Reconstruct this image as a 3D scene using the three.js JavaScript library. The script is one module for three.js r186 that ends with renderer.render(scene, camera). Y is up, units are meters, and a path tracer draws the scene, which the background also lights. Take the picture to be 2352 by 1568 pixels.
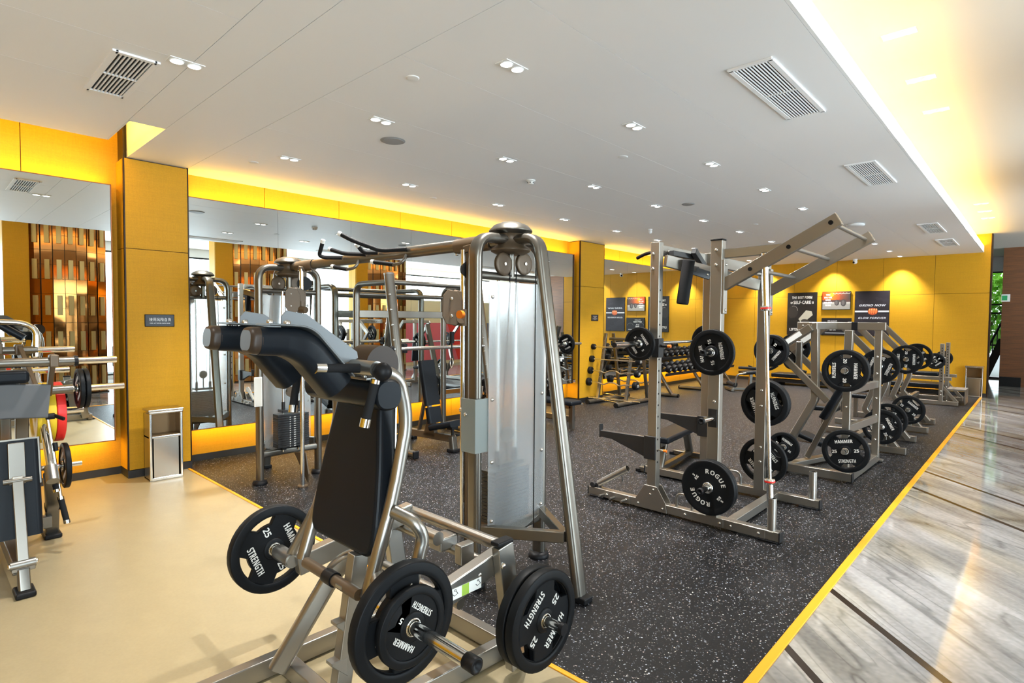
import * as THREE from 'three';
import { RoundedBoxGeometry } from 'three/addons/geometries/RoundedBoxGeometry.js';
import { mergeGeometries } from 'three/addons/utils/BufferGeometryUtils.js';
import { FontLoader } from 'three/addons/loaders/FontLoader.js';
import { TextGeometry } from 'three/addons/geometries/TextGeometry.js';
import { RectAreaLightUniformsLib } from 'three/addons/lights/RectAreaLightUniformsLib.js';

// ---------------------------------------------------------------- camera, sky, daylight, exposure
const scene = new THREE.Scene();
const V = (x, y, z) => new THREE.Vector3(x, y, z);
const rad = (d) => d * Math.PI / 180;
const camera = new THREE.PerspectiveCamera(62.36, 2352 / 1568, 0.05, 200);
{
  const yaw = rad(43.07), pitch = rad(-2.1), roll = rad(0.4285);
  const fwd = V(-Math.sin(yaw) * Math.cos(pitch), Math.sin(pitch), -Math.cos(yaw) * Math.cos(pitch));
  const right = V(Math.cos(yaw), 0, -Math.sin(yaw)), up = V(0, 0, 0).crossVectors(right, fwd);
  camera.position.set(0, 1.7, 0);
  camera.up.copy(right).multiplyScalar(-Math.sin(roll)).addScaledVector(up, Math.cos(roll));
  camera.lookAt(camera.position.clone().add(fwd));
}
const renderer = new THREE.WebGLRenderer({ antialias: true });
renderer.toneMapping = THREE.LinearToneMapping;
renderer.toneMappingExposure = 1.56;
renderer.shadowMap.enabled = true;
RectAreaLightUniformsLib.init();
scene.background = new THREE.Color(0.86, 0.94, 1.0);
scene.backgroundIntensity = 1.6;
function areaLight(name, color, intensity, w, h, at, to) {
  const l = new THREE.RectAreaLight(color, intensity, w, h);
  l.name = name; l.position.set(...at); l.up.set(0, 0, 1);
  if (Math.abs(to[1] - at[1]) < 0.01) l.up.set(0, 1, 0);
  scene.add(l); l.lookAt(...to);
  return l;
}
const DAY = new THREE.Color(0.75, 0.90, 1.0), LED = new THREE.Color(1.0, 0.60, 0.07), SPOT = new THREE.Color(1.0, 0.97, 0.92);
const CE = 3.374, UC = 3.80;          // gym ceiling, corridor ceiling
// daylight that comes in through the glazed facade beyond the corridor (bays between the mosaic screens)
areaLight('facade_daylight', DAY, 7.2, 24, 3.3, [4.55, 1.85, -8], [0, 1.85, -8]);
// LED strips in the coves: behind the top and bottom edge of each wall mirror, in the ceiling slot, and along the ceiling step
const MIRRORS = [[1.6, -1.47, 'a'], [-2.182, -9.47, 'b'], [-10.48, -16.95, 'c']];   // z from, z to
const MX = -7.10, WX = -7.30;
for (const [z0, z1] of MIRRORS) {
  const L = Math.abs(z1 - z0) - 0.06, zc = (z0 + z1) / 2;
  areaLight('mirror_top_led', LED, 26, 0.05, L, [WX + 0.10, 3.075, zc], [WX + 0.10, 4, zc]);
  areaLight('mirror_bottom_led', LED, 22, 0.05, L, [WX + 0.10, 0.415, zc], [WX + 0.10, -1, zc]);
}
areaLight('slot_led', LED, 20, 0.06, 6.6, [-6.56, 3.50, 2.0], [-6.9, 4.2, 2.0]);
areaLight('slot_end_led', LED, 20, 1.3, 0.06, [-6.3, 3.50, -1.36], [-6.3, 4.2, -1.6]);
areaLight('ceiling_step_led', LED, 24, 0.07, 22.5, [-1.11, 3.50, -5.85], [-0.9, 4.2, -5.85]);

// ---------------------------------------------------------------- helpers
let seed = 7;
const rnd = () => { seed = (seed * 1664525 + 1013904223) >>> 0; return seed / 4294967296; };
const names = {};
const numbered = (n) => { const k = names[n] = (names[n] ?? -1) + 1; return k ? n + '_' + String(k).padStart(3, '0') : n; };
const flat = (g) => { const r = g.index ? g.toNonIndexed() : g; for (const k of Object.keys(r.attributes)) if (!['position', 'normal', 'uv'].includes(k)) r.deleteAttribute(k); if (!r.attributes.uv) r.setAttribute('uv', new THREE.BufferAttribute(new Float32Array(r.attributes.position.count * 2), 2)); r.morphAttributes = {}; return r; };
function boxUV(g) {
  const p = g.attributes.position, n = g.attributes.normal, uv = g.attributes.uv;
  for (let i = 0; i < p.count; i++) {
    const a = Math.abs(n.getX(i)), b = Math.abs(n.getY(i)), c = Math.abs(n.getZ(i));
    if (b >= a && b >= c) uv.setXY(i, p.getX(i), -p.getZ(i)); else if (a >= c) uv.setXY(i, p.getZ(i), p.getY(i)); else uv.setXY(i, p.getX(i), p.getY(i));
  }
}
const origin = new WeakMap();
function mesh(name, geoms, mat, at, keepUV) {
  const list = (Array.isArray(geoms) ? geoms.flat(9) : [geoms]).map(flat);
  const g = list.length > 1 ? mergeGeometries(list, false) : list[0].clone();
  if (!keepUV) boxUV(g);
  g.translate(-at[0], -at[1], -at[2]);
  const m = new THREE.Mesh(g, mat);
  m.name = name; m.castShadow = m.receiveShadow = true;
  return m;
}
// a thing is a Group at its base; its parts are given in world coordinates
function thing(name, label, category, at = [0, 0, 0], group) {
  const o = new THREE.Group(); o.name = numbered(name); o.position.set(...at); scene.add(o);
  o.userData = { label, category }; if (group) o.userData.group = group;
  origin.set(o, at); return o;
}
function part(parent, name, geoms, mat, keepUV) {
  const at = origin.get(parent), m = mesh(name, geoms, mat, at, keepUV);
  parent.add(m); origin.set(m, at); return m;
}
const parts = (o, name, list, m) => list.map((g) => part(o, name, g, m));
function solid(name, label, category, geoms, mat, at = [0, 0, 0], group, keepUV) {   // a thing that is one mesh
  const m = mesh(numbered(name), geoms, mat, at, keepUV); m.position.set(...at); scene.add(m);
  m.userData = { label, category }; if (group) m.userData.group = group; origin.set(m, at); return m;
}
function struct(name, label, geoms, mat, keepUV) {
  const m = mesh(name, geoms, mat, [0, 0, 0], keepUV); scene.add(m);
  m.userData = { label, category: name.split('_')[0], kind: 'structure' }; origin.set(m, [0, 0, 0]); return m;
}
function copy(src, at, label, { rot = [0, 0, 0], group } = {}) {
  const r = src.clone(); r.name = numbered(src.name.replace(/_\d{3}$/, '')); r.position.set(...at); r.rotation.set(...rot); scene.add(r);
  r.userData = { ...src.userData, label }; if (group) r.userData.group = group;
  return r;
}
// --- shapes
const box = (x, y, z, w, h, d) => new THREE.BoxGeometry(w, h, d).translate(x, y, z);
const span = (x0, x1, y0, y1, z0, z1) => box((x0 + x1) / 2, (y0 + y1) / 2, (z0 + z1) / 2, Math.abs(x1 - x0), Math.abs(y1 - y0), Math.abs(z1 - z0));
const rbox = (x, y, z, w, h, d, r = 0.006, s = 2) => new RoundedBoxGeometry(w, h, d, s, Math.min(r, w / 2.01, h / 2.01, d / 2.01)).translate(x, y, z);
const vec = (a) => a.isVector3 ? a : V(...a);
function place(g, p, dir, up = [0, 1, 0]) {           // local +y to dir, local z towards up
  const y = vec(dir).clone().normalize(); let u = vec(up).clone();
  if (Math.abs(u.dot(y)) > 0.99) u = V(1, 0, 0);
  const x = V(0, 0, 0).crossVectors(y, u).normalize(), z = V(0, 0, 0).crossVectors(x, y);
  g.applyMatrix4(new THREE.Matrix4().makeBasis(x, y, z)); return g.translate(...vec(p).toArray());
}
const rod = (a, b, r, n = 16, r2 = r) => { a = vec(a); b = vec(b); const d = b.clone().sub(a); return place(new THREE.CylinderGeometry(r2, r, d.length(), n), a.clone().add(b).multiplyScalar(0.5), d); };
const bar = (a, b, w, h, up = [0, 1, 0], r = 0.006) => { a = vec(a); b = vec(b); const d = b.clone().sub(a); return place(new RoundedBoxGeometry(w, d.length(), h, 1, Math.min(r, w / 2.1, h / 2.1)), a.clone().add(b).multiplyScalar(0.5), d, up); };
const disc = (p, axis, r, t, n = 24) => { p = vec(p); const d = vec(axis).clone().normalize().multiplyScalar(t / 2); return rod(p.clone().sub(d), p.clone().add(d), r, n); };
const ball = (p, r, n = 16) => new THREE.SphereGeometry(r, n, n * 0.75 | 0).translate(...p);
const lathe = (p, axis, prof, n = 32) => place(new THREE.LatheGeometry(prof.map(([r, y]) => new THREE.Vector2(r, y)), n), p, axis);
const bolt = (p, axis, r = 0.011) => lathe(p, axis, [[0, 0.010], [r * 0.6, 0.009], [r, 0.004], [r, -0.004]], 8);
const circ = (r, n = 14) => Array.from({ length: n }, (_, i) => [r * Math.cos(i / n * 2 * Math.PI), r * Math.sin(i / n * 2 * Math.PI)]);
const oval = (a, b, n = 18) => Array.from({ length: n }, (_, i) => [a * Math.cos(i / n * 2 * Math.PI), b * Math.sin(i / n * 2 * Math.PI)]);
const rrect = (w, h, r = 0.008, n = 3) => { const o = []; for (const [k, sx, sy] of [[0, 1, 1], [1, -1, 1], [2, -1, -1], [3, 1, -1]]) for (let i = 0; i <= n; i++) { const t = (k + i / n) * Math.PI / 2; o.push([sx * (w / 2 - r) + r * Math.cos(t), sy * (h / 2 - r) + r * Math.sin(t)]); } return o; };
function fillet(pts, r, n = 7) {
  pts = pts.map(vec); const out = [pts[0]];
  for (let i = 1; i < pts.length - 1; i++) {
    const p = pts[i], a = pts[i - 1].clone().sub(p), b = pts[i + 1].clone().sub(p), k = Math.min(r, a.length() * 0.48, b.length() * 0.48);
    const q = p.clone().addScaledVector(a.normalize(), k), s = p.clone().addScaledVector(b.normalize(), k);
    for (let j = 0; j <= n; j++) { const t = j / n; out.push(q.clone().multiplyScalar((1 - t) ** 2).addScaledVector(p, 2 * t * (1 - t)).addScaledVector(s, t * t)); }
  }
  out.push(pts[pts.length - 1]); return out;
}
function sweep(pts, sec, up = [0, 1, 0], scale) {
  pts = pts.map(vec); const n = pts.length, m = sec.length, P = [], I = [];
  let u = vec(up).clone();
  for (let i = 0; i < n; i++) {
    const t = pts[Math.min(i + 1, n - 1)].clone().sub(pts[Math.max(i - 1, 0)]).normalize();
    if (i === 0 && Math.abs(t.dot(u)) > 0.97) u = V(1, 0, 0);
    u.addScaledVector(t, -u.dot(t)).normalize(); const x = V(0, 0, 0).crossVectors(u, t), k = scale ? scale(i / (n - 1)) : 1;
    for (const [a, b] of sec) P.push(pts[i].x + (x.x * a + u.x * b) * k, pts[i].y + (x.y * a + u.y * b) * k, pts[i].z + (x.z * a + u.z * b) * k);
  }
  for (let i = 0; i < n - 1; i++) for (let j = 0; j < m; j++) { const a = i * m + j, b = i * m + (j + 1) % m; I.push(a, b, a + m, b, b + m, a + m); }
  const caps = P.length / 3;
  for (let j = 0; j < m; j++) P.push(...P.slice(j * 3, j * 3 + 3));
  for (let j = 0; j < m; j++) P.push(...P.slice(((n - 1) * m + j) * 3, ((n - 1) * m + j) * 3 + 3));
  for (let j = 1; j < m - 1; j++) { I.push(caps, caps + j + 1, caps + j); I.push(caps + m, caps + m + j, caps + m + j + 1); }
  const g = new THREE.BufferGeometry(); g.setAttribute('position', new THREE.Float32BufferAttribute(P, 3)); g.setIndex(I); g.computeVertexNormals(); return g;
}
const pipe = (pts, r, bend = 0.08, n = 14) => sweep(fillet(pts, bend), circ(r, n));
const tube = (pts, w, h, bend = 0.1, up, r = 0.02) => sweep(fillet(pts, bend), rrect(w, h, Math.min(r, w / 2.05, h / 2.05)), up);
function extrude(pts2, depth, bevel = 0.003, holes = [], seg = 6) {      // outline in x,y; thickness along z, centred
  const s = (pts2 instanceof THREE.Shape) ? pts2 : new THREE.Shape(pts2.map(([a, b]) => new THREE.Vector2(a, b)));
  for (const h of holes) s.holes.push(h.getPoints ? h : new THREE.Path(h.map(([a, b]) => new THREE.Vector2(a, b))));
  return new THREE.ExtrudeGeometry(s, { depth: depth - 2 * bevel, bevelEnabled: bevel > 0, bevelThickness: bevel, bevelSize: bevel, bevelOffset: -bevel, bevelSegments: 1, curveSegments: seg }).translate(0, 0, -depth / 2 + bevel);
}
// --- textures
function noiseField(n, cells, s0) {       // periodic value noise
  let s = s0; const r = () => { s = (s * 1664525 + 1013904223) >>> 0; return s / 4294967296; };
  const gx = cells[0], gy = cells[1], a = Array.from({ length: gx * gy }, r), o = new Float32Array(n * n), f = (t) => t * t * (3 - 2 * t);
  for (let y = 0; y < n; y++) for (let x = 0; x < n; x++) {
    const u = x / n * gx, v = y / n * gy, i = u | 0, j = v | 0, p = f(u - i), q = f(v - j), i1 = (i + 1) % gx, j1 = (j + 1) % gy;
    o[y * n + x] = (a[j * gx + i] * (1 - p) + a[j * gx + i1] * p) * (1 - q) + (a[j1 * gx + i] * (1 - p) + a[j1 * gx + i1] * p) * q;
  }
  return o;
}
function dataTex(n, fn, size, srgb = true) {
  const d = new Uint8Array(n * n * 4);
  for (let i = 0; i < n * n; i++) { const c = fn(i, i % n, i / n | 0); d[i * 4] = c[0]; d[i * 4 + 1] = c[1]; d[i * 4 + 2] = c[2]; d[i * 4 + 3] = 255; }
  const t = new THREE.DataTexture(d, n, n); t.wrapS = t.wrapT = THREE.RepeatWrapping; t.magFilter = THREE.LinearFilter; t.minFilter = THREE.LinearMipmapLinearFilter; t.generateMipmaps = true;
  if (srgb) t.colorSpace = THREE.SRGBColorSpace; t.repeat.set(1 / size, 1 / size); t.needsUpdate = true; return t;
}
function canvasTex(w, h, draw) {
  const c = document.createElement('canvas'); c.width = w; c.height = h; draw(c.getContext('2d'), w, h);
  const t = new THREE.CanvasTexture(c); t.colorSpace = THREE.SRGBColorSpace; return t;
}
const clamp = (v) => v < 0 ? 0 : v > 255 ? 255 : v;
const lin = (r, g, b) => new THREE.Color().setRGB(r, g, b);
const std = (color, roughness, metalness = 0, extra = {}) => new THREE.MeshStandardMaterial({ color: Array.isArray(color) ? lin(...color) : color, roughness, metalness, ...extra });
const phys = (color, roughness, spec, extra = {}) => new THREE.MeshPhysicalMaterial({ color: lin(...color), roughness, specularIntensity: spec, ...extra });

// ---------------------------------------------------------------- materials
const M = {};
{
  const a = noiseField(512, [4, 96], 11), b = noiseField(512, [256, 8], 23), c = noiseField(512, [128, 128], 5);
  const grain = dataTex(512, (i) => { const k = 0.93 + 0.03 * a[i] + 0.03 * b[i] + 0.05 * c[i]; return [clamp(203 * k), clamp(151 * k), clamp(33 * k)]; }, 0.8);
  M.laminate = new THREE.MeshPhysicalMaterial({ roughness: 0.5, specularIntensity: 0.4, map: grain });
  const dk = dataTex(512, (i) => { const k = 0.75 + 0.25 * a[i] + 0.12 * c[i]; return [clamp(112 * k), clamp(66 * k), clamp(26 * k)]; }, 0.9);
  M.brownWood = std(0xffffff, 0.5, 0, { map: dk });
}
{
  const n = 1024, d = new Float32Array(n * n), tint = new Uint8Array(n * n); let s = 99; const r = () => { s = (s * 1664525 + 1013904223) >>> 0; return s / 4294967296; };
  for (let k = 0; k < 11000; k++) {
    const x = r() * n, y = r() * n, big = r(), w = 0.8 + 2.6 * big * big, h = 0.8 + 2.0 * r() * big, t = r() * Math.PI, br = 0.30 + 0.7 * r(), kind = r() * 5 | 0;
    for (let j = -4; j <= 4; j++) for (let i = -4; i <= 4; i++) {
      const u = (i * Math.cos(t) + j * Math.sin(t)) / w, v = (-i * Math.sin(t) + j * Math.cos(t)) / h, q = u * u + v * v;
      if (q < 1) { const at = ((y + j + n) % n | 0) * n + ((x + i + n) % n | 0); const val = br * (q < 0.5 ? 1 : 0.6); if (val > d[at]) { d[at] = val; tint[at] = kind; } }
    }
  }
  const c = noiseField(n, [256, 256], 3), e = noiseField(n, [9, 9], 8), T = [[205, 212, 222], [190, 200, 220], [225, 222, 214], [170, 176, 190], [214, 196, 190]];
  M.rubber = new THREE.MeshPhysicalMaterial({ roughness: 0.48, specularIntensity: 0.45, map: dataTex(n, (i) => { const b = 9 + 8 * c[i] + 4 * e[i], k = d[i], t = T[tint[i]]; return [b * (1 - k) + t[0] * k, b * (1 - k) + t[1] * k, (b + 2) * (1 - k) + t[2] * k]; }, 1.9), bumpScale: 0.0006 });
  M.rubber.bumpMap = dataTex(n, (i) => { const v = 90 + 120 * c[i] + 40 * d[i]; return [clamp(v), clamp(v), clamp(v)]; }, 1.9, false);
}
{
  const n = 1024, w = [noiseField(n, [3, 6], 31), noiseField(n, [4, 26], 32), noiseField(n, [7, 64], 33), noiseField(n, [12, 170], 34), noiseField(n, [200, 200], 35), noiseField(n, [5, 12], 36)];
  const t = dataTex(n, (i) => {
    const streak = 0.45 * w[1][i] + 0.35 * w[2][i] + 0.20 * w[3][i], patch = w[0][i], dark = Math.max(0, (1 - Math.abs(2 * w[1][i] - 1)) - 0.82) * 5 * w[5][i], vein = Math.max(0, (1 - Math.abs(2 * w[2][i] - 1)) - 0.86) * 6 * patch;
    const L = 136 + 62 * (streak - 0.5) + 26 * (patch - 0.5) - 46 * dark - 40 * vein + 12 * (w[4][i] - 0.5), warm = Math.max(0, w[5][i] - 0.35) * (0.4 + streak);
    return [clamp(L + 12 * warm), clamp(L - 1 + 2 * warm), clamp(L - 1 - 26 * warm)];
  }, 3.4);
  t.rotation = rad(-45); 
  M.marble = std(0xffffff, 0.07, 0, { map: t });
  const u = noiseField(256, [64, 64], 77), v = noiseField(256, [8, 8], 78);
  M.vinyl = std(0xffffff, 0.34, 0, { map: dataTex(256, (i) => { const k = 0.96 + 0.03 * u[i] + 0.03 * v[i]; return [clamp(154 * k), clamp(140 * k), clamp(109 * k)]; }, 0.6) });
}
M.white = std([0.86, 0.86, 0.85], 0.75);
M.ceiling = std([0.91, 0.91, 0.91], 0.6);
M.inlay = std([0.028, 0.018, 0.011], 0.15);
M.strip = std([0.80, 0.36, 0.015], 0.35, 0.2);
M.baseboard = std([0.018, 0.018, 0.02], 0.45);
M.darkTrim = std([0.03, 0.018, 0.012], 0.35, 0.6);
M.copper = std([0.30, 0.12, 0.05], 0.3, 0.8);
M.mirror = std([0.80, 0.84, 0.83], 0.0, 1);
M.chrome = std([0.78, 0.78, 0.76], 0.13, 1);
M.frame = std([0.20, 0.185, 0.16], 0.30, 0.9);           // gunmetal powder coat of the cardio-brand machines
M.rack = std([0.33, 0.31, 0.275], 0.33, 0.92);              // clear-coated steel of the racks
M.silver = std([0.32, 0.31, 0.29], 0.30, 0.9);
M.bronze = std([0.105, 0.072, 0.043], 0.42, 0.25);           // brown plastic guards
M.black = phys([0.008, 0.008, 0.009], 0.45, 0.35);
M.blackMetal = std([0.02, 0.02, 0.021], 0.35, 0.3);
M.plate = phys([0.006, 0.0068, 0.008], 0.48, 0.28);
M.letters = std([0.62, 0.61, 0.58], 0.5);
M.vinylPad = phys([0.007, 0.009, 0.012], 0.36, 0.28);
M.foam = phys([0.011, 0.011, 0.012], 0.75, 0.4);
M.bolt = std([0.66, 0.64, 0.60], 0.25, 1);
M.frost = new THREE.MeshPhysicalMaterial({ color: lin(0.92, 0.95, 0.96), roughness: 0.26, transmission: 0.86, thickness: 0.006, ior: 1.3 });
M.glass = new THREE.MeshPhysicalMaterial({ color: lin(0.93, 0.97, 0.96), roughness: 0.0, transmission: 1, thickness: 0, ior: 1.45 });
M.steel = std([0.50, 0.46, 0.40], 0.22, 1);
M.frameLight = std([0.33, 0.315, 0.285], 0.30, 0.9);
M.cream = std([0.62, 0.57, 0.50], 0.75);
M.brownPad = phys([0.035, 0.022, 0.014], 0.4, 0.5);
M.bracket = std([0.16, 0.17, 0.175], 0.45, 0.5);
M.orange = std([0.85, 0.20, 0.01], 0.4);
M.yellowPlate = std([0.78, 0.52, 0.02], 0.45);
M.redPlate = std([0.75, 0.02, 0.015], 0.45);
M.gold = std([0.46, 0.36, 0.16], 0.38, 0.6);
M.amber = std([0.42, 0.17, 0.045], 0.07, 0.9);
M.grey = std([0.33, 0.33, 0.33], 0.6);
M.paper = std([0.8, 0.8, 0.77], 0.6);
M.lens = std([0.9, 0.9, 0.9], 0.3, 0, { emissive: lin(1, 0.95, 0.86), emissiveIntensity: 6 });
M.ledGlow = std([0.9, 0.8, 0.5], 0.4, 0, { emissive: lin(1.0, 0.72, 0.25), emissiveIntensity: 4 });

// ---------------------------------------------------------------- floor
struct('floor', 'beige vinyl gym floor', span(-7.3, -0.965, -0.1, 0, -2.13, 6.6), M.vinyl);
struct('floor_001', 'black rubber gym floor with white flecks', span(-7.3, -0.965, -0.1, 0, -17.3, -2.13), M.rubber);
{
  const f = struct('floor_002', 'polished grey veined marble corridor floor', span(-0.965, 4.6, -0.1, 0, -24, 6.6), M.marble);
  for (let k = -1; k < 7; k++) for (const z0 of [-3.08, -3.95]) {           // dark stone inlays laid at 45 degrees, in pairs
    const z = z0 - k * 4.0 + 4.0 * 0, w = 0.045;
    const pts = [[-0.92, z], [4.55, z + 5.47], [4.55, z + 5.47 - w * 1.41], [-0.92, z - w * 1.41]].map(([x, q]) => [x, -Math.max(-23.9, Math.min(6.5, q))]);
    if (z + 5.47 > 6.5) { const x1 = -0.92 + 6.5 - z; pts[1] = [x1, -6.5]; pts[2] = [x1 + w * 1.41, -6.5]; }
    if (pts[1][0] < -0.9) continue;
    part(f, 'inlay_strip', extrude(pts, 0.012, 0).rotateX(-Math.PI / 2).translate(0, -0.0052, 0), M.inlay);
  }
}
struct('trim_1', 'yellow metal floor edge strip along the marble corridor', [rbox(-0.945, 0.002, -5.35, 0.05, 0.012, 23.6, 0.004, 1)], M.strip);
struct('trim_2', 'yellow metal floor strip between beige vinyl and black rubber', [rbox(-3.97, 0.002, -2.13, 6.02, 0.01, 0.028, 0.004, 1)], M.strip);

// ---------------------------------------------------------------- left wall: panels, pillars, baseboards
{
  const w = struct('wall_left', 'yellow wood veneer panelled wall', span(WX - 0.15, WX - 0.02, 0, UC + 0.1, -17.3, 6.6), M.darkTrim);
  const zs = [6.5, 5.45, 4.4, 3.35, 2.3, 1.25, 0.2, -0.78, -1.6, -2.16, -3.15, -4.2, -5.25, -6.3, -7.35, -8.4, -9.5, -10.44, -11.5, -12.56, -13.62, -14.68, -15.74, -17.14];
  for (let i = 0; i < zs.length - 1; i++) part(w, 'panel', rbox(WX - 0.01, UC / 2 + 0.05, (zs[i] + zs[i + 1]) / 2, 0.02, UC + 0.1, Math.abs(zs[i + 1] - zs[i]) - 0.006, 0.002, 1), M.laminate);
  for (const [n, z0, z1, top] of [[1, -1.555, -2.17, UC], [2, -9.55, -10.43, CE]]) {
    const p = struct('wall_pillar_' + n, n === 1 ? 'yellow veneer pillar with the risk sign, beside the steel bin' : 'yellow veneer pillar behind the barbell rack', span(WX, -7.03, 0, top, z1 + 0.02, z0 - 0.02), M.darkTrim);
    const J = 2.43, zc = (z0 + z1) / 2, W = z0 - z1;
    for (const [a, b] of [[0.085, J - 0.003], [J + 0.003, CE - 0.012]]) {
      part(p, 'panel', rbox(-7.015, (a + b) / 2, zc, 0.03, b - a, W - 0.024, 0.002, 1), M.laminate);
      for (const zz of [z0 - 0.01, z1 + 0.01]) part(p, 'side_panel', rbox((WX - 7.035) / 2 + 0.002, (a + b) / 2, zz, 7.30 - 7.035, b - a, 0.02, 0.002, 1), M.laminate);
    }
    part(p, 'edge_trim', [z0, z1].map((zz) => span(-7.034, -6.998, 0.08, n === 1 && zz === z0 ? UC : CE, zz + (zz === z0 ? -0.012 : 0), zz + (zz === z0 ? 0 : 0.012))), M.darkTrim);
    part(p, 'baseboard', span(WX, -6.997, 0, 0.08, z1 - 0.002, z0 + 0.002), M.baseboard);
  }
  struct('baseboard_left', 'black baseboard under the mirrors', [[6.5, -1.555], [-2.17, -9.55], [-10.43, -17.14]].map(([a, b]) => span(WX, WX + 0.012, 0, 0.08, a, b)), M.baseboard);
}
// mirrors standing off the wall, light strips behind their top and bottom edges
MIRRORS.forEach(([z0, z1], i) => {
  const y0 = 0.405, y1 = 3.085, zc = (z0 + z1) / 2, L = z0 - z1;
  const t = thing('wall_mirror', ['tall wall mirror left of the pillar with the risk sign', 'long wall mirror behind the cable crossover machine', 'far wall mirror behind the barbell and dumbbell racks'][i], 'mirror', [WX, y0, zc]);
  part(t, 'backing', span(WX, MX - 0.012, y0 + 0.045, y1 - 0.045, z1 + 0.03, z0 - 0.03), M.darkTrim);
  part(t, 'mirror_frame', [span(MX - 0.03, MX + 0.004, y1 - 0.008, y1, z1, z0), span(MX - 0.03, MX + 0.004, y0, y0 + 0.008, z1, z0), span(MX - 0.03, MX + 0.004, y0, y1, z0 - 0.008, z0), span(MX - 0.03, MX + 0.004, y0, y1, z1, z1 + 0.008)], M.copper);
  const n = Math.round(L / 1.045);
  for (let k = 0; k < n; k++) { const w = (L - 0.02) / n; part(t, 'mirror_pane', span(MX - 0.01, MX, y0 + 0.009, y1 - 0.009, z0 - 0.01 - (k + 1) * w + 0.0012, z0 - 0.01 - k * w - 0.0012), M.mirror); }
  for (const [n2, yy] of [['led_strip_top', y1 - 0.04], ['led_strip_bottom', y0 + 0.04]]) part(t, 'led_light_strip', span(WX + 0.09, WX + 0.11, yy - 0.004, yy + 0.004, z1 + 0.04, z0 - 0.04), M.ledGlow);
});
{ // power sockets on the pillar and in the reveal
  const s = thing('power_socket', 'small steel power socket low on the pillar side', 'socket', [-7.12, 0.44, -9.53]);
  part(s, 'socket_plate', rbox(-7.12, 0.44, -9.536, 0.085, 0.085, 0.008, 0.003, 1), M.steel);
  part(s, 'socket_face', rbox(-7.12, 0.44, -9.531, 0.05, 0.05, 0.004, 0.002, 1), M.grey);
}
// ---------------------------------------------------------------- back wall
{
  const zb = -17.14;
  const w = struct('wall_back', 'yellow wood veneer back wall with posters', span(-7.3, -0.87, 0, UC, zb - 0.3, zb - 0.02), M.darkTrim);
  const xs = [-7.3, -6.184, -5.105, -4.036, -2.973, -1.906, -0.868];
  for (let i = 0; i < xs.length - 1; i++) for (const [a, b] of [[0.085, 2.427], [2.433, UC]]) part(w, 'panel', rbox((xs[i] + xs[i + 1]) / 2, (a + b) / 2, zb - 0.01, xs[i + 1] - xs[i] - 0.006, b - a, 0.02, 0.002, 1), M.laminate);
  struct('baseboard_back', 'black baseboard of the back wall', span(-7.3, -0.868, 0, 0.08, zb, zb + 0.012), M.baseboard);
  struct('trim_3', 'dark metal corner trim at the end of the back wall', span(-0.87, -0.845, 0, UC, zb - 0.30, zb + 0.004), M.darkTrim);
}
// ---------------------------------------------------------------- ceilings
{
  const c = struct('ceiling', 'white gypsum ceiling over the gym floor', [span(-7.3, -1.35, CE + 0.07, CE + 0.12, -17.3, -1.6), span(-5.62, -1.35, CE + 0.07, CE + 0.12, -1.6, 6.6)], M.white);
  const pan = (x0, x1, z0, z1) => part(c, 'ceiling_panel', span(x0 + 0.0018, x1 - 0.0018, CE, CE + 0.07, z1 + 0.0018, z0 - 0.0018), M.ceiling);
  for (const [a, b] of [[-7.3, -6], [-6, -5], [-5, -4], [-4, -3], [-3, -2], [-2, -1.02]]) pan(a, b, -2.165, -17.14);
  pan(-7.3, -1.02, -1.592, -2.165);
  pan(-5.70, -1.02, -1.31, -1.592);
  for (const [a, b] of [[-6.45, -4.9], [-4.9, -4.11], [-4.11, -3.33], [-3.33, -2.2], [-2.2, -1.02]]) pan(a, b, 6.6, -1.31);
  part(c, 'slot_lip', [span(-6.462, -6.45, CE, CE + 0.10, -1.31, 6.6), span(-6.45, -5.70, CE, CE + 0.10, -1.322, -1.31), span(-5.712, -5.70, CE, CE + 0.10, -1.592, -1.31)], M.white);
  struct('ceiling_001', 'ceiling above the lit slot', [span(-7.3, -5.6, UC, UC + 0.1, -1.62, 6.6), span(-7.3, -5.6, CE + 0.07, UC, -1.62, -1.595), span(-5.65, -5.6, CE + 0.07, UC, -1.62, 6.6)], M.white);
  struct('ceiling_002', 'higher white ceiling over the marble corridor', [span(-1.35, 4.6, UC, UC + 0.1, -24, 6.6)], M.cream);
  struct('trim_4', 'white fascia of the ceiling step with hidden lighting', [span(-1.02, -1.0, CE, CE + 0.15, -17.14, 6.6), span(-1.35, -1.02, CE + 0.07, CE + 0.09, -17.14, 6.6), span(-1.40, -1.35, CE + 0.07, UC + 0.1, -17.3, 6.6)], M.white);
  const led = thing('cove_light_strip', 'long warm light strip hidden on the ceiling step', 'light', [-1.11, CE + 0.10, -5.85]);
  part(led, 'led_light_strip', span(-1.14, -1.09, CE + 0.09, CE + 0.105, -17.1, 5.4), M.ledGlow);
  const led2 = thing('cove_light_strip', 'warm light strip hidden in the ceiling slot above the left mirror', 'light', [-6.56, CE + 0.10, 2]);
  part(led2, 'led_light_strip', [span(-6.49, -6.465, CE + 0.07, CE + 0.09, -1.3, 5.3), span(-6.4, -5.75, CE + 0.07, CE + 0.09, -1.37, -1.345)], M.ledGlow);
}
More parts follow.
